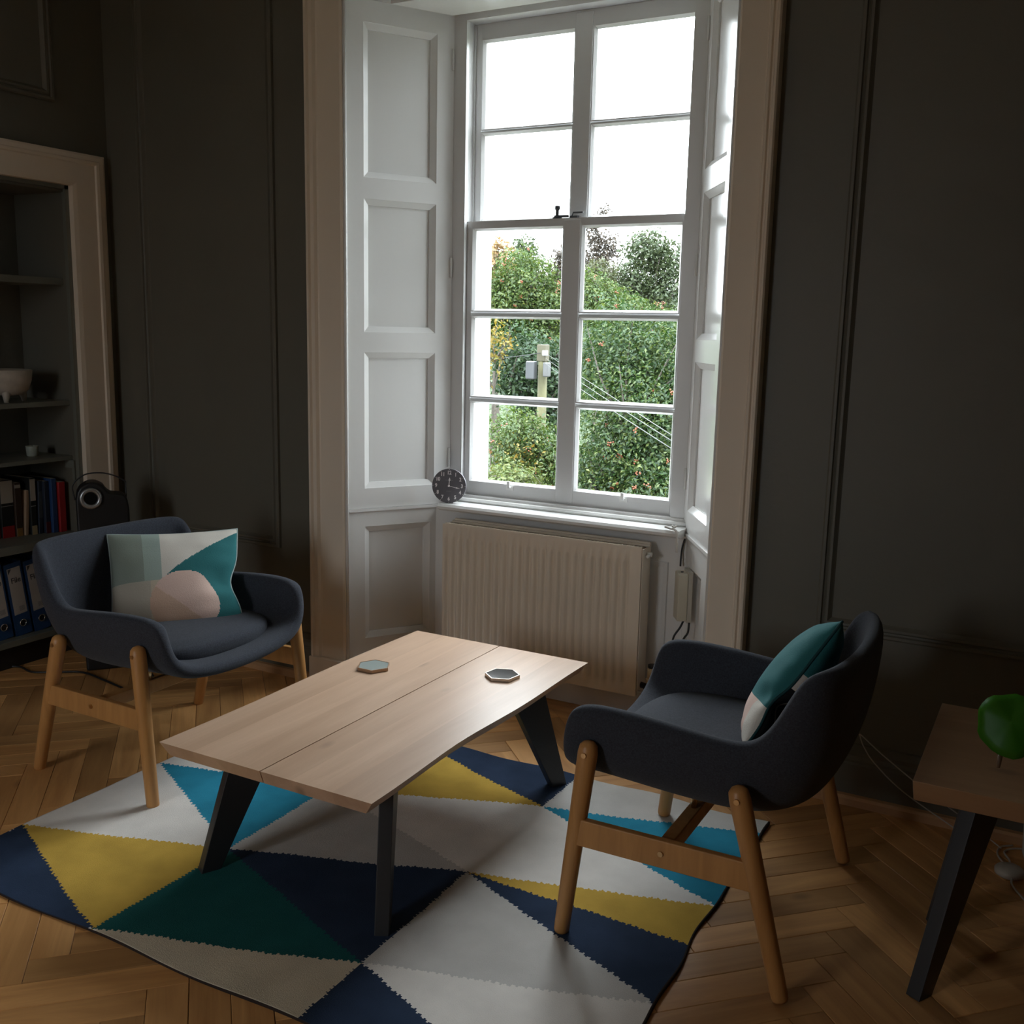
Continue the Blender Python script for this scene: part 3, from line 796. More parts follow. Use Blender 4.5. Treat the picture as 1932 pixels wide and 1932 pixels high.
# side table at the right edge
t = thing('side_table', 'oak side table with dark splayed steel legs at the right edge', 'table', (3.87, -.745, 0))
sz = .53
def sp(x, y, z): return (x - 3.87, y + .745, z)
m = MB().hexa([sp(3.447, -1.009, sz - .042), sp(4.30, -1.0, sz - .042), sp(4.30, -.50, sz - .042), sp(3.452, -.50, sz - .042)], [sp(3.442, -1.012, sz), sp(4.31, -1.012, sz), sp(4.31, -.50, sz), sp(3.442, -.50, sz)])
m.obj('table_top', wood('side_table_oak', (.24, .13, .065), (.32, .185, .095), 15, .07, .4, .03, axis=0), t, bevel=.002)
for sx, sy in ((-1, -1), (1, -1), (1, 1), (-1, 1)):
    fx, fy = sx * .385, sy * .155
    plate_leg(t, (fx, fy), (fx - sx * .095, fy - sy * .13 * (1 if sy < 0 else .6)), sz - .036, (sx, sy * 1.84), .115, .045, .034)

# ------------------------------------------------------------------ armchairs
ST = [  # rim, mid, low, under, centre
    ((.278, .316, .548), (.294, .320, .468), (.306, .288, .374), (.312, .16, .343), (.316, 0, .336)),
    ((.212, .322, .564), (.20, .328, .468), (.21, .292, .376), (.20, .16, .345), (.2, 0, .34)),
    ((.05, .325, .556), (.05, .330, .465), (.05, .290, .362), (.05, .16, .33), (.05, 0, .325)),
    ((-.09, .326, .538), (-.09, .328, .46), (-.09, .283, .355), (-.08, .15, .325), (-.07, 0, .32)),
    ((-.165, .322, .536), (-.17, .320, .46), (-.16, .268, .355), (-.14, .13, .325), (-.12, 0, .32)),
    ((-.210, .322, .612), (-.238, .310, .48), (-.205, .243, .36), (-.17, .11, .327), (-.14, 0, .322)),
    ((-.262, .330, .716), (-.290, .286, .50), (-.244, .205, .365), (-.19, .085, .33), (-.15, 0, .323)),
    ((-.318, .292, .724), (-.322, .232, .515), (-.266, .15, .37), (-.2, .06, .332), (-.155, 0, .324)),
    ((-.344, .15, .724), (-.334, .13, .52), (-.277, .08, .372), (-.206, .03, .333), (-.158, 0, .325)),
    ((-.350, 0, .722), (-.338, 0, .52), (-.28, 0, .373), (-.21, 0, .334), (-.16, 0, .325))]
full = ST[:-1] + [ST[-1]] + [tuple((x, -y, z) for x, y, z in s) for s in ST[:-1][::-1]]
sv = [p for s in full for p in s]; sf = []
for i in range(len(full) - 1):
    for j in range(4): sf.append((i * 5 + j, i * 5 + j + 1, (i + 1) * 5 + j + 1, (i + 1) * 5 + j))
# weld: the centre verts of mirrored stations coincide
bmx = bmesh.new()
bv = [bmx.verts.new(p) for p in sv]
for q in sf: bmx.faces.new([bv[k] for k in q])
bmesh.ops.remove_doubles(bmx, verts=bmx.verts, dist=1e-5)
bmesh.ops.recalc_face_normals(bmx, faces=bmx.faces)
tst = max(bmx.faces, key=lambda q: q.calc_center_median().y)
if tst.normal.y < 0: bmesh.ops.reverse_faces(bmx, faces=bmx.faces)
shell_me = bpy.data.meshes.new('shell'); bmx.to_mesh(shell_me); bmx.free()
shell_me.materials.append(M['fabric']); shell_me.polygons.foreach_set('use_smooth', [True] * len(shell_me.polygons))


def cushion_mesh():
    N_ = 40; outl = []
    for k in range(N_):
        a = 2 * math.pi * k / N_; ca, sa = math.cos(a), math.sin(a); p = 2 / 3.2
        x = .020 + .226 * math.copysign(abs(ca) ** p, ca); y = (.272 - .05 * max(0, -ca)) * math.copysign(abs(sa) ** p, sa)
        outl.append((x, y))
    rings = [(.90, .378), (.980, .381), (1.0, .392), (1.0, .412), (.985, .424), (.94, .432), (.7, .439), (.4, .441), (.12, .441)]
    v = []; f = []
    for s_, z in rings:
        for x, y in outl:
            v.append((.020 + (x - .020) * s_, y * s_, z))
    for r in range(len(rings) - 1):
        for k in range(N_): f.append((r * N_ + k, r * N_ + (k + 1) % N_, (r + 1) * N_ + (k + 1) % N_, (r + 1) * N_ + k))
    f.append(tuple(range(N_))[::-1]); f.append(tuple((len(rings) - 1) * N_ + k for k in range(N_)))
    return mesh_of('seat_cushion', v, f, M['fabric'], True)


cush_me = cushion_mesh()


def make_chair(label):
    t = thing('armchair', label, 'armchair', (0, 0, 0), 0, 'charcoal tub armchairs with ash legs')
    s = link(bpy.data.objects.new('shell', shell_me), t)
    a = s.modifiers.new('sub', 'SUBSURF'); a.levels = a.render_levels = 1
    a = s.modifiers.new('thick', 'SOLIDIFY'); a.thickness = .046; a.offset = -1; a.use_even_offset = True
    a = s.modifiers.new('sub2', 'SUBSURF'); a.levels = a.render_levels = 2
    link(bpy.data.objects.new('seat_cushion', cush_me), t)
    rim = arc([Vector(q[0]) * .12 + Vector((q[0][0] * .88, q[0][1] * .88, q[0][2] * .88)) for q in full], 6)
    for sy in (-1, 1):
        for nm, top, ft in (('leg', (.208, .334, .482), (.258, .345, 0)), ('leg', (-.134, .330, .456), (-.258, .338, 0))):
            T = Vector((top[0], sy * top[1], top[2])); F_ = Vector((ft[0], sy * ft[1], 0)); d = (T - F_).normalized()
            g = MB().tube([F_, F_ + d * .006, T - d * .030, T - d * .012, T - d * .004, T], [.0165, .0185, .0235, .021, .014, .004], 16)
            L = g.obj(nm, M['chairwood'], t, smooth=True)
            B = T - d * .028
            MB().tube([B + Vector((0, sy * .020, 0)), B + Vector((0, sy * .0258, 0))], .0062, 12).obj('bolt', M['brass'], L)
        z0, z1 = .232, .296
        m = MB().hexa([(.238, sy * .347 - .010, z0), (-.208, sy * .340 - .010, z0), (-.208, sy * .340 + .010, z0), (.238, sy * .347 + .010, z0)][::1],
                      [(.230, sy * .345 - .010, z1), (-.186, sy * .338 - .010, z1), (-.186, sy * .338 + .010, z1), (.230, sy * .345 + .010, z1)])
        st = m.obj('side_stretcher', M['chairwood'], t, bevel=.003)
        MB().tube([(.02, sy * .350, .266), (.02, sy * .3565, .266)], .0062, 12).obj('bolt', M['brass'], st)
    MB().box(.004, .036, -.335, .335, .243, .283).obj('cross_stretcher', M['chairwood'], t, bevel=.003)
    for y in (-.13, .13): MB().tube([(.02, y, .283), (.02, y, .338)], .008, 10).obj('steel_post', M['brass'], t, smooth=True)
    return t


def copy_tree(o, parent=None):
    c_ = o.copy(); COL.objects.link(c_); c_.parent = parent
    for ch in list(o.children): copy_tree(ch, c_)
    return c_


chairL = make_chair('charcoal tub armchair at the left, facing the coffee table, by the bookcase')
chairR = copy_tree(chairL); chairR['label'] = 'charcoal tub armchair at the right, its side turned to the viewer, on the rug edge'
chairL.location = (1.143, -.785, .0005); chairL.rotation_euler = (0, 0, 0)
chairR.location = (2.972, -.745, .007); chairR.rotation_euler = (0, 0, math.pi)


# ------------------------------------------------------------------ pillows
def pillow(name, label, mats, fn_front, fn_back, pos, xax, yax, half=.2, hy=None, T=.062, pull=.07, chop=None, seed=0, group=None, pipe=None, n=150):
    hy = hy or half
    t = thing(name, label, 'cushion', pos, 0, group)
    xa_, ya = Vector(xax).normalized(), Vector(yax).normalized(); ya = (ya - xa_ * ya.dot(xa_)).normalized(); za = xa_.cross(ya)
    Rr = Matrix((xa_, ya, za)).transposed().to_4x4(); t.rotation_euler = Rr.to_euler()
    rr = np.random.default_rng(seed); ph = rr.uniform(0, 6, 8)
    def P(a, b, side):
        e = max(0., (1 - a * a)) ** .45 * max(0., (1 - b * b)) ** .45
        x = a * (1 - pull * (1 - b * b)); y = b * (1 - pull * (1 - a * a))
        z = side * T * e
        wr = (math.sin(9 * a + 4 * b + ph[0]) * .25 + math.sin(17 * b * (1 + .3 * a) + ph[1]) * .2 + math.sin(13 * a - 9 * b + ph[2]) * .2) * .0035
        edge = (1 - e) ; z += side * wr * e * (1 - e) * 4
        if chop:
            ca, cb, k, w_ = chop
            g = math.exp(-((a - ca) ** 2) / .22 - ((b - cb) ** 2) / w_); x -= k * g; z += -.035 * side * math.exp(-((a - ca + .1) ** 2) / .10 - ((b - cb) ** 2) / (w_ * .5)) * e
            z += .012 * g
        return (x * half, y * hy, z)
    for side, nm, fn in ((1, 'front_cover', fn_front), (-1, 'back_cover', fn_back)):
        L = np.sin(np.linspace(-math.pi / 2, math.pi / 2, n + 1)); v = [P(a, b, side) for a in L for b in L]; f = []; fm = []
        for i in range(n):
            for j in range(n):
                k = i * (n + 1) + j; q = (k, k + n + 1, k + n + 2, k + 1); f.append(q if side > 0 else q[::-1])
                fm.append(fn((L[i] + L[i + 1]) / 2, (L[j] + L[j + 1]) / 2))
        obj(nm, v, f, mats, t, True, fm)
    S = np.linspace(-1, 1, 24); loop = [(a, -1) for a in S] + [(1, b) for b in S[1:]] + [(a, 1) for a in S[::-1][1:]] + [(-1, b) for b in S[::-1][1:-1]]
    pts = [P(a, b, 1) for a, b in loop]; pts.append(pts[0])
    MB().tube(pts, .0032, 8, False).obj('piping', pipe, t, smooth=True)
    return t


cot = lambda n, c: mat(n, c, .85, bump=(300, .0006), spec=.2)
PM = [cot('sage_grey_cotton', (.25, .295, .255)), cot('light_sage_cotton', (.34, .42, .38)), cot('stone_cotton', (.66, .625, .565)), cot('teal_cotton', (.026, .15, .16)),
      cot('blush_cotton', (.72, .53, .46)), cot('linen_cotton', (.58, .50, .385)), cot('black_stripe_cotton', (.012, .013, .014)), cot('pale_stripe_cotton', (.30, .27, .22)), cot('tan_blush_cotton', (.62, .43, .325)), cot('grey_linen_cotton', (.46, .42, .35))]


def fl(a, b):
    if (a - .12) ** 2 / .30 + (b + .42) ** 2 / .33 < 1: return 4 if b > -.42 - (a - .0) * .9 else 8
    if a > -.22 and b < .0 + 0: return 3 if a > -.05 else 5
    if a > -.22:
        u = (a + .22) / 1.22
        return 3 if b < .0 + .92 * u ** .8 else 2
    if b > 0: return 1 if a > -.50 else 0
    return 9 if a < -.5 else (9 if a < -.40 else 5)


pillow('pillow', 'square pillow with sage blocks, teal wedge and blush circle on the left armchair', PM, fl, lambda a, b: 3, (1.060, -.694, .533), (.655, .756, .0), (-.25, .50, .83), .212, .192, T=.07, pull=.05, chop=(1.0, -.05, .13, .10), seed=3, pipe=cot('pale_piping', (.38, .46, .45)))


def fr(a, b):
    if b < -.42: return 2 if (a > .72 and b > -.95) else 4
    return 3


def fr_back(a, b):
    if b > .18: return 3
    if b > -.05: return 2
    return 7 if int((a + 1) * 26) % 4 == 0 else 6


pillow('pillow', 'teal and blush pillow seen edge on, leaning in the right armchair', PM, fr, fr_back, (3.134, -.756, .598), (.22, -.93, .3), (.50, .17, .85), .19, .175, T=.066, pull=.05, chop=(1.0, -.35, .05, .05), seed=5, pipe=cot('dark_teal_piping', (.015, .06, .066)))

# ------------------------------------------------------------------ clock on the sill
t = thing('clock', 'round slate grey clock with pale numerals standing on the window sill', 'clock', (1.532, .272, .7285), math.radians(22))
t.rotation_euler = (math.radians(-4), 0, math.radians(22))
cf = mat('slate_clock_face', (.12, .115, .13), .55, var=(12, .06)); cw = mat('cream_clock_print', (.88, .85, .85), .5); cg = mat('grey_clock_print', (.20, .20, .215), .5)
R0 = .0675
v = []; m = MB().tube([(0, .011, R0), (0, .0115, R0), (0, -.0005, R0), (0, -.001, R0)], [R0 - .001, R0, R0, R0 - .001], 64); face = m.obj('face', cf, t)
RX = Matrix.Rotation(math.radians(90), 4, 'X')
for h in range(1, 13):
    a = math.radians(90 - 30 * h); r = .0515
    textmesh('numeral', str(h), .0205, cw, face, Matrix.Translation((r * math.cos(a), -.0014, R0 + r * math.sin(a))) @ RX @ Matrix.Diagonal((.84, 1, 1, 1)), .0006)
    x, z = .0640 * math.cos(a), R0 + .0640 * math.sin(a); MB().box(x - .0011, x + .0011, -.0018, -.001, z - .0011, z + .0011).obj('hour_mark', cw, face)
for z, w_ in ((R0 + .022, .019), (R0 - .021, .013)): MB().box(-w_ + .003, w_ - .003, -.0014, -.001, z - .001, z + .001).obj('faint_print', cg, face)


def hand(name, ang_, ln, wd, y):
    d = Vector((math.sin(ang_), 0, math.cos(ang_))); p = Vector((d.z, 0, -d.x)); c0 = Vector((0, y, R0))
    L = [c0 - d * .004 - p * wd * .3, c0 - d * .004 + p * wd * .3, c0 + d * ln * .6 + p * wd * .35, c0 + d * ln * .66 + p * wd, c0 + d * ln, c0 + d * ln * .66 - p * wd, c0 + d * ln * .6 - p * wd * .35]
    v = L + [q + Vector((0, -.0008, 0)) for q in L]; n = 7
    obj(name, v, [tuple(range(n)), tuple(range(n, 2 * n))[::-1]] + [(k, n + k, n + (k + 1) % n, (k + 1) % n) for k in range(n)], cw, t)


hand('hour_hand', math.radians(5), .034, .0042, -.004); hand('minute_hand', math.radians(102), .046, .0026, -.0055)
MB().tube([(0, -.001, R0), (0, -.0075, R0)], .0038, 14).obj('hub', cw, t)
MB().hexa([(-.015, .011, 0), (.015, .011, 0), (.015, .045, 0), (-.015, .045, 0)], [(-.01, .011, .05), (.01, .011, .05), (.01, .014, .05), (-.01, .014, .05)]).obj('stand', M['black'], t)

# ------------------------------------------------------------------ window-side cables and box
bx = thing('junction_box', 'cream wall box with a yellow side label below the right shutter', 'box', (SPR[1][0], SPR[1][1], 0), ang(SPR[1], SPR[0]))
MB().box(.120, .185, -.048, -.014, .425, .592).obj('housing', mat('box_plastic', (.56, .52, .42), .4), bx, bevel=.003)
MB().box(.112, .190, -.014, 0, .420, .600).obj('back_plate', mat('box_back', (.50, .47, .40), .4), bx)
MB().box(.1192, .1202, -.043, -.018, .52, .585).obj('yellow_label', mat('yellow_label', (.55, .40, .05), .5), bx)
MB().tube([(.15, -.03, .592), (.15, -.03, .5945)], .005, 10).obj('screw_cap', M['iron'], bx)
o = MB().tube(arc([(2.497, .302, .692), (2.490, .300, .66), (2.488, .298, .63), (2.490, .290, .594)]), .0032, 8).obj('sill_cable', M['black'], smooth=True); tag(o, 'short black cable dropping from the sill to the cream box', 'cable')
o = MB().tube(arc([(2.530, .250, .424), (2.520, .235, .39), (2.50, .225, .35), (2.495, .23, .29), (2.50, .26, .2), (2.50, .28, .02)]), .0036, 8).obj('box_cable', M['black'], smooth=True); tag(o, 'left black cable hanging from the cream wall box', 'cable')
o = MB().tube(arc([(2.566, .190, .424), (2.566, .18, .39), (2.55, .18, .36), (2.54, .19, .3), (2.54, .21, .2), (2.54, .22, .02)]), .0036, 8).obj('box_cable', M['black'], smooth=True); tag(o, 'right black cable hanging from the cream wall box', 'cable')
o = MB().tube(arc([(2.440, .25, .738), (2.465, .245, .734), (2.482, .236, .734), (2.492, .230, .722), (2.494, .229, .69), (2.492, .236, .655)]), .0042, 8)
o.tube(arc([(2.468, .238, .734), (2.480, .249, .744), (2.474, .252, .738), (2.470, .240, .746)]), .0034, 8)
o = o.obj('sash_cord', mat('white_cord', (.62, .60, .56), .8), smooth=True); tag(o, 'knotted white cord at the right end of the window sill', 'cord')

# ------------------------------------------------------------------ right corner: cables, switch, bin, plant
wc = mat('white_cable', (.50, .47, .42), .5)
o = MB().tube(arc([(3.60, -.10, .006), (3.49, -.052, .05), (3.42, -.05, .088), (3.346, -.05, .131), (3.252, -.05, .193), (3.196, -.048, .234), (3.193, -.048, .228), (3.206, -.05, .20), (3.24, -.05, .156), (3.32, -.052, .092), (3.442, -.06, .031), (3.56, -.13, .006)]), .0019, 6).obj('lamp_cable', wc, smooth=True)
tag(o, 'thin white cable looped up against the skirting behind the right armchair', 'cable')
t = thing('floor_switch', 'white oval switch on the floor under the oak side table', 'switch', (3.627, -.240, 0))
MB().lathe([(.030, .002), (.036, .006), (.037, .016), (.032, .022), (.012, .025)], k=28).obj('case', mat('white_plastic', (.48, .44, .38), .4), t, smooth=True)
MB().tube(arc([(.008, -.036, .010), (.010, -.055, .004), (.030, -.10, .004), (.075, -.17, .004), (.15, -.25, .004)]), .0026, 8).obj('lead', wc, t, smooth=True)
MB().tube(arc([(-.002, .036, .010), (-.012, .05, .004), (-.034, .10, .004), (-.03, .15, .004), (.0, .18, .004)]), .0026, 8).obj('lead', wc, t, smooth=True)
MB().tube(arc([(.002, .036, .010), (-.004, .08, .006), (-.018, .13, .004), (.02, .17, .004), (.1, .17, .004)]), .0026, 8).obj('lead', wc, t, smooth=True)
t = thing('waste_bin', 'white rounded bin standing under the oak side table', 'bin', (3.735, -.135, 0))
MB().lathe([(.060, 0), (.074, .006), (.084, .03), (.094, .26), (.096, .262), (.091, .258), (.08, .03), (.02, .012)], k=36).obj('bin_body', mat('bin_plastic', (.55, .52, .47), .5), t, smooth=True)

pg = leafmat('plant_leaf', (.035, .17, .006), (.045, .20, .008), (.055, .23, .012))
t = thing('potted_plant', 'round leaved green plant on the oak side table, one leaf leaning into view', 'plant', (3.87, -.80, sz))
MB().lathe([(.055, 0), (.062, .004), (.078, .115), (.080, .125), (.074, .125), (.070, .105), (.01, .105)], k=28).obj('pot', mat('glazed_pot', (.45, .43, .40), .3), t, smooth=True)


def round_leaf(c_, n_, up, rx, ry, name='leaf'):
    n_ = Vector(n_).normalized(); up = Vector(up); up = (up - n_ * up.dot(n_)).normalized(); rt = up.cross(n_)
    v = []; f = []; K_ = 28; RR = (0.05, .4, .75, 1.0)
    for r in RR:
        for k in range(K_):
            a = 2 * math.pi * k / K_; q = r * (1 + .035 * math.sin(5 * a + 1) + .02 * math.sin(9 * a)) if r > .7 else r
            tip = .10 * max(0, -math.sin(a)) ** 8 * r
            x, y = q * rx * math.cos(a), q * ry * math.sin(a) - tip * ry * 1.3
            z = -.012 * r * r + .006 * r * math.sin(3 * a) - .008 * (1 - abs(math.cos(a))) * r
            v.append(tuple(Vector(c_) + rt * x + up * y + n_ * z))
    for i in range(3):
        for k in range(K_): f.append((i * K_ + k, i * K_ + (k + 1) % K_, (i + 1) * K_ + (k + 1) % K_, (i + 1) * K_ + k))
    f.append(tuple(range(K_))[::-1])
    o = obj(name, v, f, pg, t, True); m_ = o.modifiers.new('s', 'SOLIDIFY'); m_.thickness = .0012
    return o


stem = mat('plant_stem', (.10, .055, .025), .6)
lc = Vector((3.606 - 3.87, -1.0 + .80, .683 - sz))
L1 = round_leaf(lc, (.05, -.86, .50), (.05, .3, 1), .060, .060)
MB().tube([tuple(lc + Vector((-.012, -.012, -.062))), tuple(lc + Vector((-.013, -.016, -.078))), tuple(lc + Vector((-.013, -.019, -.088)))], [.0048, .0042, .003], 8).obj('leaf_tip', stem, L1, smooth=True)
MB().tube(arc([tuple(lc + Vector((0, .006, -.004))), tuple(lc + Vector((.06, .08, .0))), (-.08, -.05, .12), (-.01, 0, .10)]), .003, 8).obj('stem', stem, t, smooth=True)
for c_, n_ in (((.10, -.06, .26), (.4, -.6, .7)), ((.02, .10, .30), (0, .3, .9)), ((.14, .06, .22), (.8, .2, .5)), ((.0, -.02, .38), (-.2, -.4, .9))):
    round_leaf(Vector(c_), n_, (0, 0, 1) if abs(n_[2]) < .85 else (0, 1, 0), .052, .056)
    MB().tube(arc([tuple(Vector(c_) - Vector(n_).normalized() * .004), (c_[0] * .5, c_[1] * .5, c_[2] * .6), (0, 0, .10)]), .0028, 8).obj('stem', stem, t, smooth=True)

# ------------------------------------------------------------------ outside
struct(MB().box(-120, 120, .64, 160, -5.2, -5.0).obj('ground', mat('grass_ground', (.085, .088, .062), .9, var=(.8, .3)), None), 'grassy ground outside')
struct(MB().box(-120, 120, -160, -5.6, -5.2, -5.0).obj('ground', mat('rear_ground', (.16, .15, .13), .9)))
LM = dict(mid=leafmat('rowan_leaf', (0.0256, 0.0515, 0.0081), (0.0416, 0.0702, 0.0118), (0.0720, 0.0897, 0.0161)), dark=leafmat('holly_leaf', (0.0112, 0.0296, 0.0062), (0.0208, 0.0452, 0.0087), (0.0640, 0.0858, 0.0174)),
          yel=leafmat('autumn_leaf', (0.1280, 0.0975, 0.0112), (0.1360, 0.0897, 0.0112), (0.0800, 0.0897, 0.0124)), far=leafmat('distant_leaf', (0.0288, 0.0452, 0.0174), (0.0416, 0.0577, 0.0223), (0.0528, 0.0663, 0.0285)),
          lime=leafmat('young_leaf', (0.0496, 0.0741, 0.0161), (0.0720, 0.0936, 0.0211), (0.0960, 0.1092, 0.0260)), bare=leafmat('bronze_leaf', (0.0368, 0.0312, 0.0236), (0.0480, 0.0374, 0.0273), (0.0640, 0.0484, 0.0310)))
bark = mat('tree_bark', (.045, .038, .03), .9, bump=(20, .02)); berry = mat('red_berry', (.16, .036, .012), .6)


def leaves(name, blobs, size, m, parent, flat=.5):
    """one mesh of separate folded leaves scattered through blobs (cx,cy,cz,rx,ry,rz,count)"""
    VV = []
    for (cx, cy, cz, rx, ry, rz, cnt) in blobs:
        d = RNG.normal(size=(cnt, 3)); d /= np.linalg.norm(d, axis=1)[:, None]
        lump = 1 + .16 * np.sin(d[:, 0] * 5 + cx) * np.sin(d[:, 2] * 6 + cz) + .10 * np.sin(d[:, 1] * 9 + d[:, 2] * 7)
        r = (RNG.random(cnt) ** .45) * lump + RNG.normal(size=cnt) * .03
        P_ = d * r[:, None] * np.array([rx, ry, rz]) + np.array([cx, cy, cz])
        n_ = d * .6 + RNG.normal(size=(cnt, 3)) * .7 + np.array([0, 0, flat]); n_ /= np.linalg.norm(n_, axis=1)[:, None]
        u = np.cross(n_, RNG.normal(size=(cnt, 3))); u /= np.linalg.norm(u, axis=1)[:, None]; w_ = np.cross(n_, u)
        s = size * (.55 + .8 * RNG.random(cnt))[:, None]
        q = np.stack([P_ - u * s * .5, P_ + w_ * s * .24 + n_ * s * .07, P_ + u * s * .55, P_ - w_ * s * .24 + n_ * s * .07], 1)
        VV.append(q.reshape(-1, 3))
    V = np.concatenate(VV); nq = len(V) // 4
    me = bpy.data.meshes.new(name); me.vertices.add(len(V)); me.vertices.foreach_set('co', V.astype(np.float32).ravel())
    base = np.arange(nq)[:, None] * 4; tr = np.concatenate([base + np.array([[0, 1, 2]]), base + np.array([[0, 2, 3]])], 1).reshape(-1, 3)
    me.loops.add(tr.size); me.loops.foreach_set('vertex_index', tr.ravel().astype(np.int32))
    me.polygons.add(len(tr)); me.polygons.foreach_set('loop_start', np.arange(0, tr.size, 3, dtype=np.int32)); me.polygons.foreach_set('loop_total', np.full(len(tr), 3, np.int32))
    me.materials.append(m); me.update(calc_edges=True); me.validate()
    return stuff(link(bpy.data.objects.new(name, me), parent))


def berries(blobs, r, parent):
    m = MB(); O = [(1, 0, 0), (-1, 0, 0), (0, 1, 0), (0, -1, 0), (0, 0, 1), (0, 0, -1)]; F_ = [(0, 2, 4), (2, 1, 4), (1, 3, 4), (3, 0, 4), (2, 0, 5), (1, 2, 5), (3, 1, 5), (0, 3, 5)]
    for (cx, cy, cz, rx, ry, rz, cnt) in blobs:
        for _ in range(cnt):
            d = RNG.normal(size=3); d /= np.linalg.norm(d); d[1] = -abs(d[1])
            c0 = np.array([cx, cy, cz]) + d * np.array([rx, ry, rz]) * (.9 + .15 * RNG.random())
            for _k in range(6):
                p = c0 + RNG.normal(size=3) * r * 1.5; m.add([tuple(p + np.array(o_) * r) for o_ in O], F_)
    return stuff(m.obj('berries', berry, parent))


def tree(name, label, x, y, blobs, size, lm, trunk=.12, berr=None, extra=None, zg=-5.0, flat=.5):
    t = thing(name, label, 'tree' if name != 'shrub' else 'shrub', (x, y, zg), 0, None)
    B = [(b[0] - x, b[1] - y, b[2] - zg) + tuple(b[3:]) for b in blobs]
    top = max(2.5, min(b[2] - b[5] * .3 for b in B))
    MB().tube(arc([(0, 0, 0), (.05, 0, top * .35), (-.04, .03, top * .7), (0, 0, top)], 4), [trunk] * 4 + [trunk * .8] * 4 + [trunk * .5] * 5, 8).obj('trunk', bark, t, smooth=True)
    m = MB()
    for b in B:
        for _ in range(5):
            d = RNG.normal(size=3); d /= np.linalg.norm(d); d[2] = abs(d[2])
            e = np.array(b[:3]) + d * np.array(b[3:6]) * .9; s_ = np.array([0, 0, max(.3, b[2] - b[5] * 1.0)]); mid_ = (s_ + e) / 2 + RNG.normal(size=3) * .1
            m.tube([tuple(s_), tuple(mid_), tuple(e)], [trunk * .35, trunk * .2, trunk * .06], 5)
    stuff(m.obj('branches', bark, t))
    leaves('foliage', B, size, lm, t, flat)
    if extra: leaves('turning_foliage', [(b[0] - x, b[1] - y, b[2] - zg) + tuple(b[3:]) for b in extra[0]], size, extra[1], t, flat)
    if berr: berries([(b[0] - x, b[1] - y, b[2] - zg) + tuple(b[3:6]) + (berr,) for b in blobs], size * .22, t)
    return t


tree('holly_tree', 'dense glossy holly filling the lower right panes, dotted with red berries', -.72, 7.6,
     [(-.95, 8.2, 1.05, .80, .6, .75, 13775), (-.45, 7.6, .30, .85, .6, .75, 13775), (-.2, 7.4, -.65, 1.0, .7, .8, 15225), (-.1, 8.0, .9, .6, .5, .6, 6670), (-1.05, 7.7, -.35, .6, .5, .8, 7540)], .050, LM['dark'], .06, 9, ([(-.6, 7.5, -.4, .95, .7, .9, 700)], LM['lime']))
tree('rowan_tree', 'broad green rowan with orange berries in the middle left panes', -4.87, 12.9,
     [(-4.87, 12.80, 2.10, .66, .55, .72, 9500), (-4.45, 13.0, 1.75, .60, .5, .62, 7500), (-5.25, 12.6, 1.75, .60, .5, .62, 7500), (-4.8, 12.9, 1.3, .9, .5, .5, 6000)], .062, LM['mid'], .09, 9)
tree('rowan_tree', 'green rowan crown across the right panes above the holly', -4.3, 16.3,
     [(-5.07, 16.02, 1.95, .70, .6, .72, 8500), (-4.54, 16.25, 1.66, .70, .6, .66, 8000), (-3.94, 16.49, 1.42, .70, .6, .62, 7500), (-3.40, 16.68, 1.28, .66, .6, .58, 6500), (-4.3, 16.4, .8, 1.4, .5, .6, 7000)], .068, LM['mid'], .09, 8)
tree('dark_tree', 'dark green tree behind the utility pole', -4.0, 11.4,
     [(-3.88, 11.13, 0.80, 0.70, 0.50, 0.70, 5510), (-3.46, 11.32, 0.42, 0.65, 0.50, 0.65, 4350), (-3.00, 11.50, 0.94, 0.56, 0.50, 0.56, 2900)],   .08, leafmat('dark_green_leaf', (.010, .026, .008), (.016, .036, .011), (.032, .056, .016)), .12)  # leaf colours set to a darker green
tree('shrub', 'feathery pale green shrub low in the left panes', -1.95, 7.4,
     [(-2.1, 7.5, -.45, .42, .4, .32, 3400), (-1.75, 7.2, -.55, .32, .3, .22, 2000), (-2.3, 7.4, -.75, .5, .4, .3, 2200)], .055, LM['lime'], .05, None, None, flat=.9)
tree('hedge_tree', 'yellowing hawthorn just above the pale shrub in the left panes', -2.6, 9.2,
     [(-2.80, 9.0, -.10, .50, .45, .52, 5200), (-2.15, 9.0, -.38, .5, .4, .42, 3800), (-2.45, 9.2, -.30, .4, .4, .4, 2200)], .055, LM['mid'], .06, 5, ([(-2.65, 8.7, -.25, .45, .35, .35, 260)], LM['yel']))
tree('autumn_tree', 'tall golden autumn tree at the left edge of the panes', -9.2, 19.6,
     [(-9.25, 19.6, 3.1, .5, .5, .55, 900), (-9.4, 19.4, 2.3, .6, .5, .6, 1100)], .15, leafmat('amber_leaf', (.17, .105, .035), (.185, .11, .055), (.14, .115, .04)), .12)
tree('birch_tree', 'small yellow leaved birch at the left of the middle panes', -3.7, 9.8,
     [(-3.66, 9.69, 1.32, .32, .28, .36, 300), (-3.76, 9.78, .94, .28, .28, .37, 120)], .065, LM['yel'], .04)
tree('background_tree', 'hazy grey green tree crown high in the right panes', -5.95, 22.1,
     [(-6.23, 22.04, 3.50, .66, .6, .55, 2600), (-5.65, 22.23, 3.15, .62, .6, .62, 2000), (-6.50, 21.91, 2.75, .70, .6, .6, 2400), (-5.85, 22.16, 2.4, .8, .6, .6, 2400)], .10, LM['far'], .09)
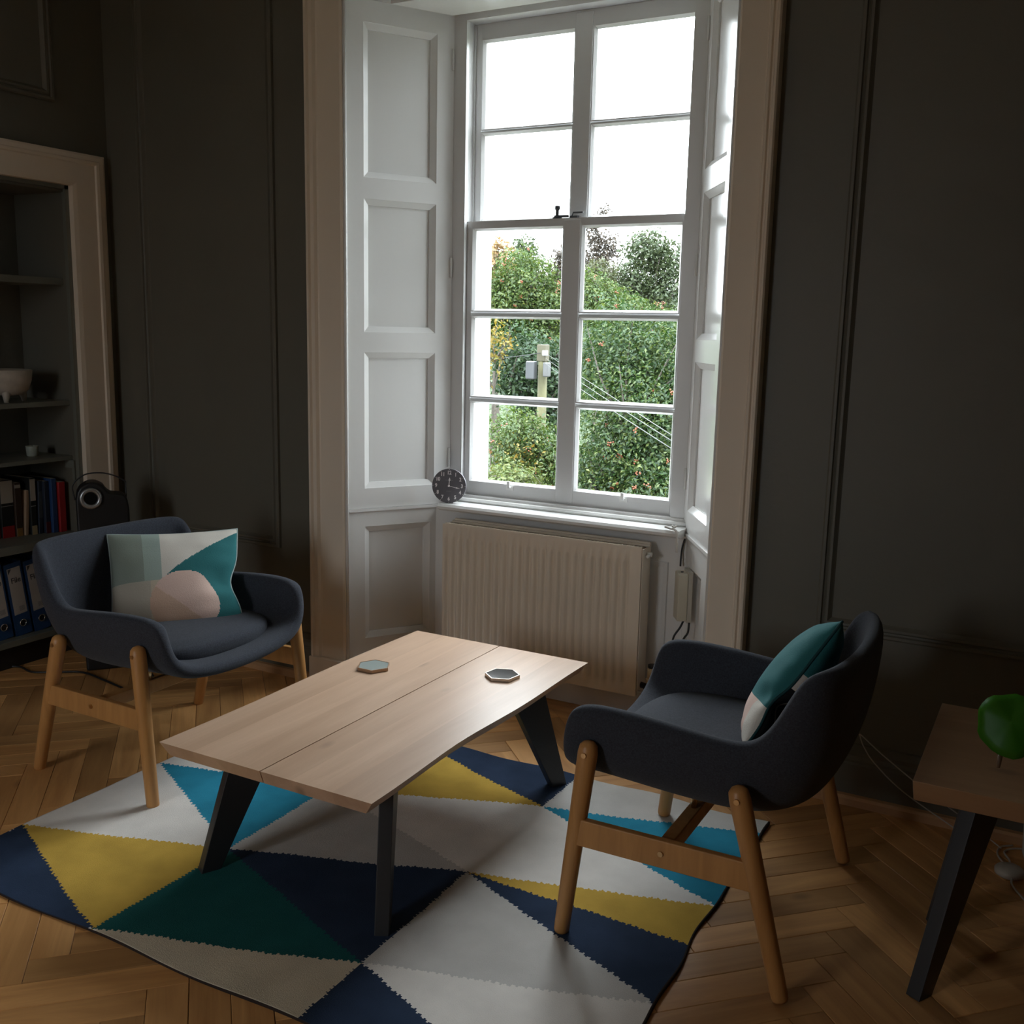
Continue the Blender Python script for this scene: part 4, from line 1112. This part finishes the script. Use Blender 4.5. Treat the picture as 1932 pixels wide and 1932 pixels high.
tree('olive_tree', 'small olive brown bush topped tree below the hazy crown', -7.1, 21.0,
     [(-7.05, 20.9, 2.75, .46, .45, .50, 1900), (-7.3, 20.9, 2.3, .6, .45, .5, 2000)], .09, leafmat('olive_leaf', (.040, .048, .020), (.052, .058, .024), (.066, .066, .030)), .07)
tree('bronze_tree', 'thin bronze tinged tree rising highest through the right panes', -9.4, 26.1,
     [(-9.50, 26.08, 4.15, .46, .4, .50, 620), (-9.12, 26.25, 3.85, .45, .4, .50, 620), (-9.58, 26.05, 3.45, .5, .4, .5, 900), (-9.31, 26.17, 5.0, .22, .25, .30, 130), (-9.70, 25.98, 4.62, .30, .3, .34, 230), (-9.2, 26.2, 3.0, .8, .5, .6, 1500)], .11, LM['bare'], .06)
tree('background_tree', 'dim bronze green tree beside the central mullion', -11.6, 27.9,
     [(-11.54, 27.9, 3.85, .33, .35, .36, 420), (-11.35, 27.9, 3.45, .42, .4, .42, 800), (-11.75, 27.9, 3.30, .42, .4, .42, 800), (-11.5, 27.9, 2.7, .9, .5, .6, 1800)], .11, LM['bare'], .08)
tree('background_tree', 'pale distant tree peeking above the rowan on the left', -10.5, 23.4,
     [(-10.52, 23.35, 3.70, .42, .45, .40, 750), (-10.4, 23.3, 3.2, .6, .5, .5, 1100), (-10.9, 23.3, 3.0, .6, .5, .5, 1000)], .11, LM['far'], .08)

gx_ = np.linspace(-60, 60, 41); gy_ = np.linspace(30, 70, 9); v = []
for x in gx_:
    for k, y in enumerate(gy_): v.append((x, y, -5 + 8.0 * min(1, k / 2) + .5 * math.sin(x * .31) + .3 * math.sin(x * .9 + k) - .3 * abs(x + 12) * .1))
f = [(i * 9 + j, (i + 1) * 9 + j, (i + 1) * 9 + j + 1, i * 9 + j + 1) for i in range(40) for j in range(8)]
struct(obj('ground', v, f, mat('sky_gap_hillside', (.030, .045, .020), .95, var=(1.2, .5), bump=(2, .5)), None, True), 'wooded hillside added behind the trees to close sky gaps')  # hillside added to block bright sky between the leaves
t = thing('utility_pole', 'mossy wooden utility pole carrying two grey boxes in the left panes', 'pole', (-3.16, 10.28, -5.0))
pw = mat('mossy_pole_wood', (.050, .048, .020), .9, var=(3, .35), bump=(30, .006))
MB().tube([(0, 0, 0), (0, 0, 6.20)], [.085, .065], 12).obj('pole', pw, t, smooth=True)
MB().box(-.07, .07, -.07, .07, 5.98, 6.22).obj('pole_cap', mat('weathered_timber', (.055, .05, .03), .8), t, bevel=.01)
gm = mat('grey_enamel_box', (.040, .043, .048), .5)
MB().box(-.20, -.06, -.17, -.04, 5.72, 5.98).obj('transformer_box', gm, t, bevel=.02); MB().box(.06, .15, -.13, -.02, 5.76, 5.97).obj('transformer_box', mat('pale_enamel_box', (.060, .062, .064), .5), t, bevel=.02)
MB().box(.05, .11, -.14, -.05, 6.06, 6.14).obj('insulator', mat('porcelain', (.16, .16, .16), .4), t, bevel=.01)
wm = mat('overhead_wire_sheath', (.022, .024, .025), .7)


def sag(a, b, k, n=10): return [tuple(Vector(a) * (1 - i / n) + Vector(b) * (i / n) - Vector((0, 0, k * 4 * (i / n) * (1 - i / n)))) for i in range(n + 1)]


for a, b, k, lab in (((-3.16, 10.2, 1.10), (-6.07, 8.79, .64), .02, 'overhead wire running left from the utility pole'), ((-3.08, 10.2, 1.10), (2.44, .66, .945), .004, 'upper overhead wire slanting down across the right panes'),
                     ((-3.08, 10.2, 1.03), (2.44, .66, .925), .012, 'middle overhead wire slanting down across the right panes'), ((-3.10, 10.2, .97), (2.44, .66, .895), .02, 'lowest overhead wire slanting down across the right panes')):
    o = MB().tube(sag(a, b, k), .006 if 'left' in lab else .0022, 6).obj('overhead_wire', wm, smooth=True); tag(o, lab, 'wire')
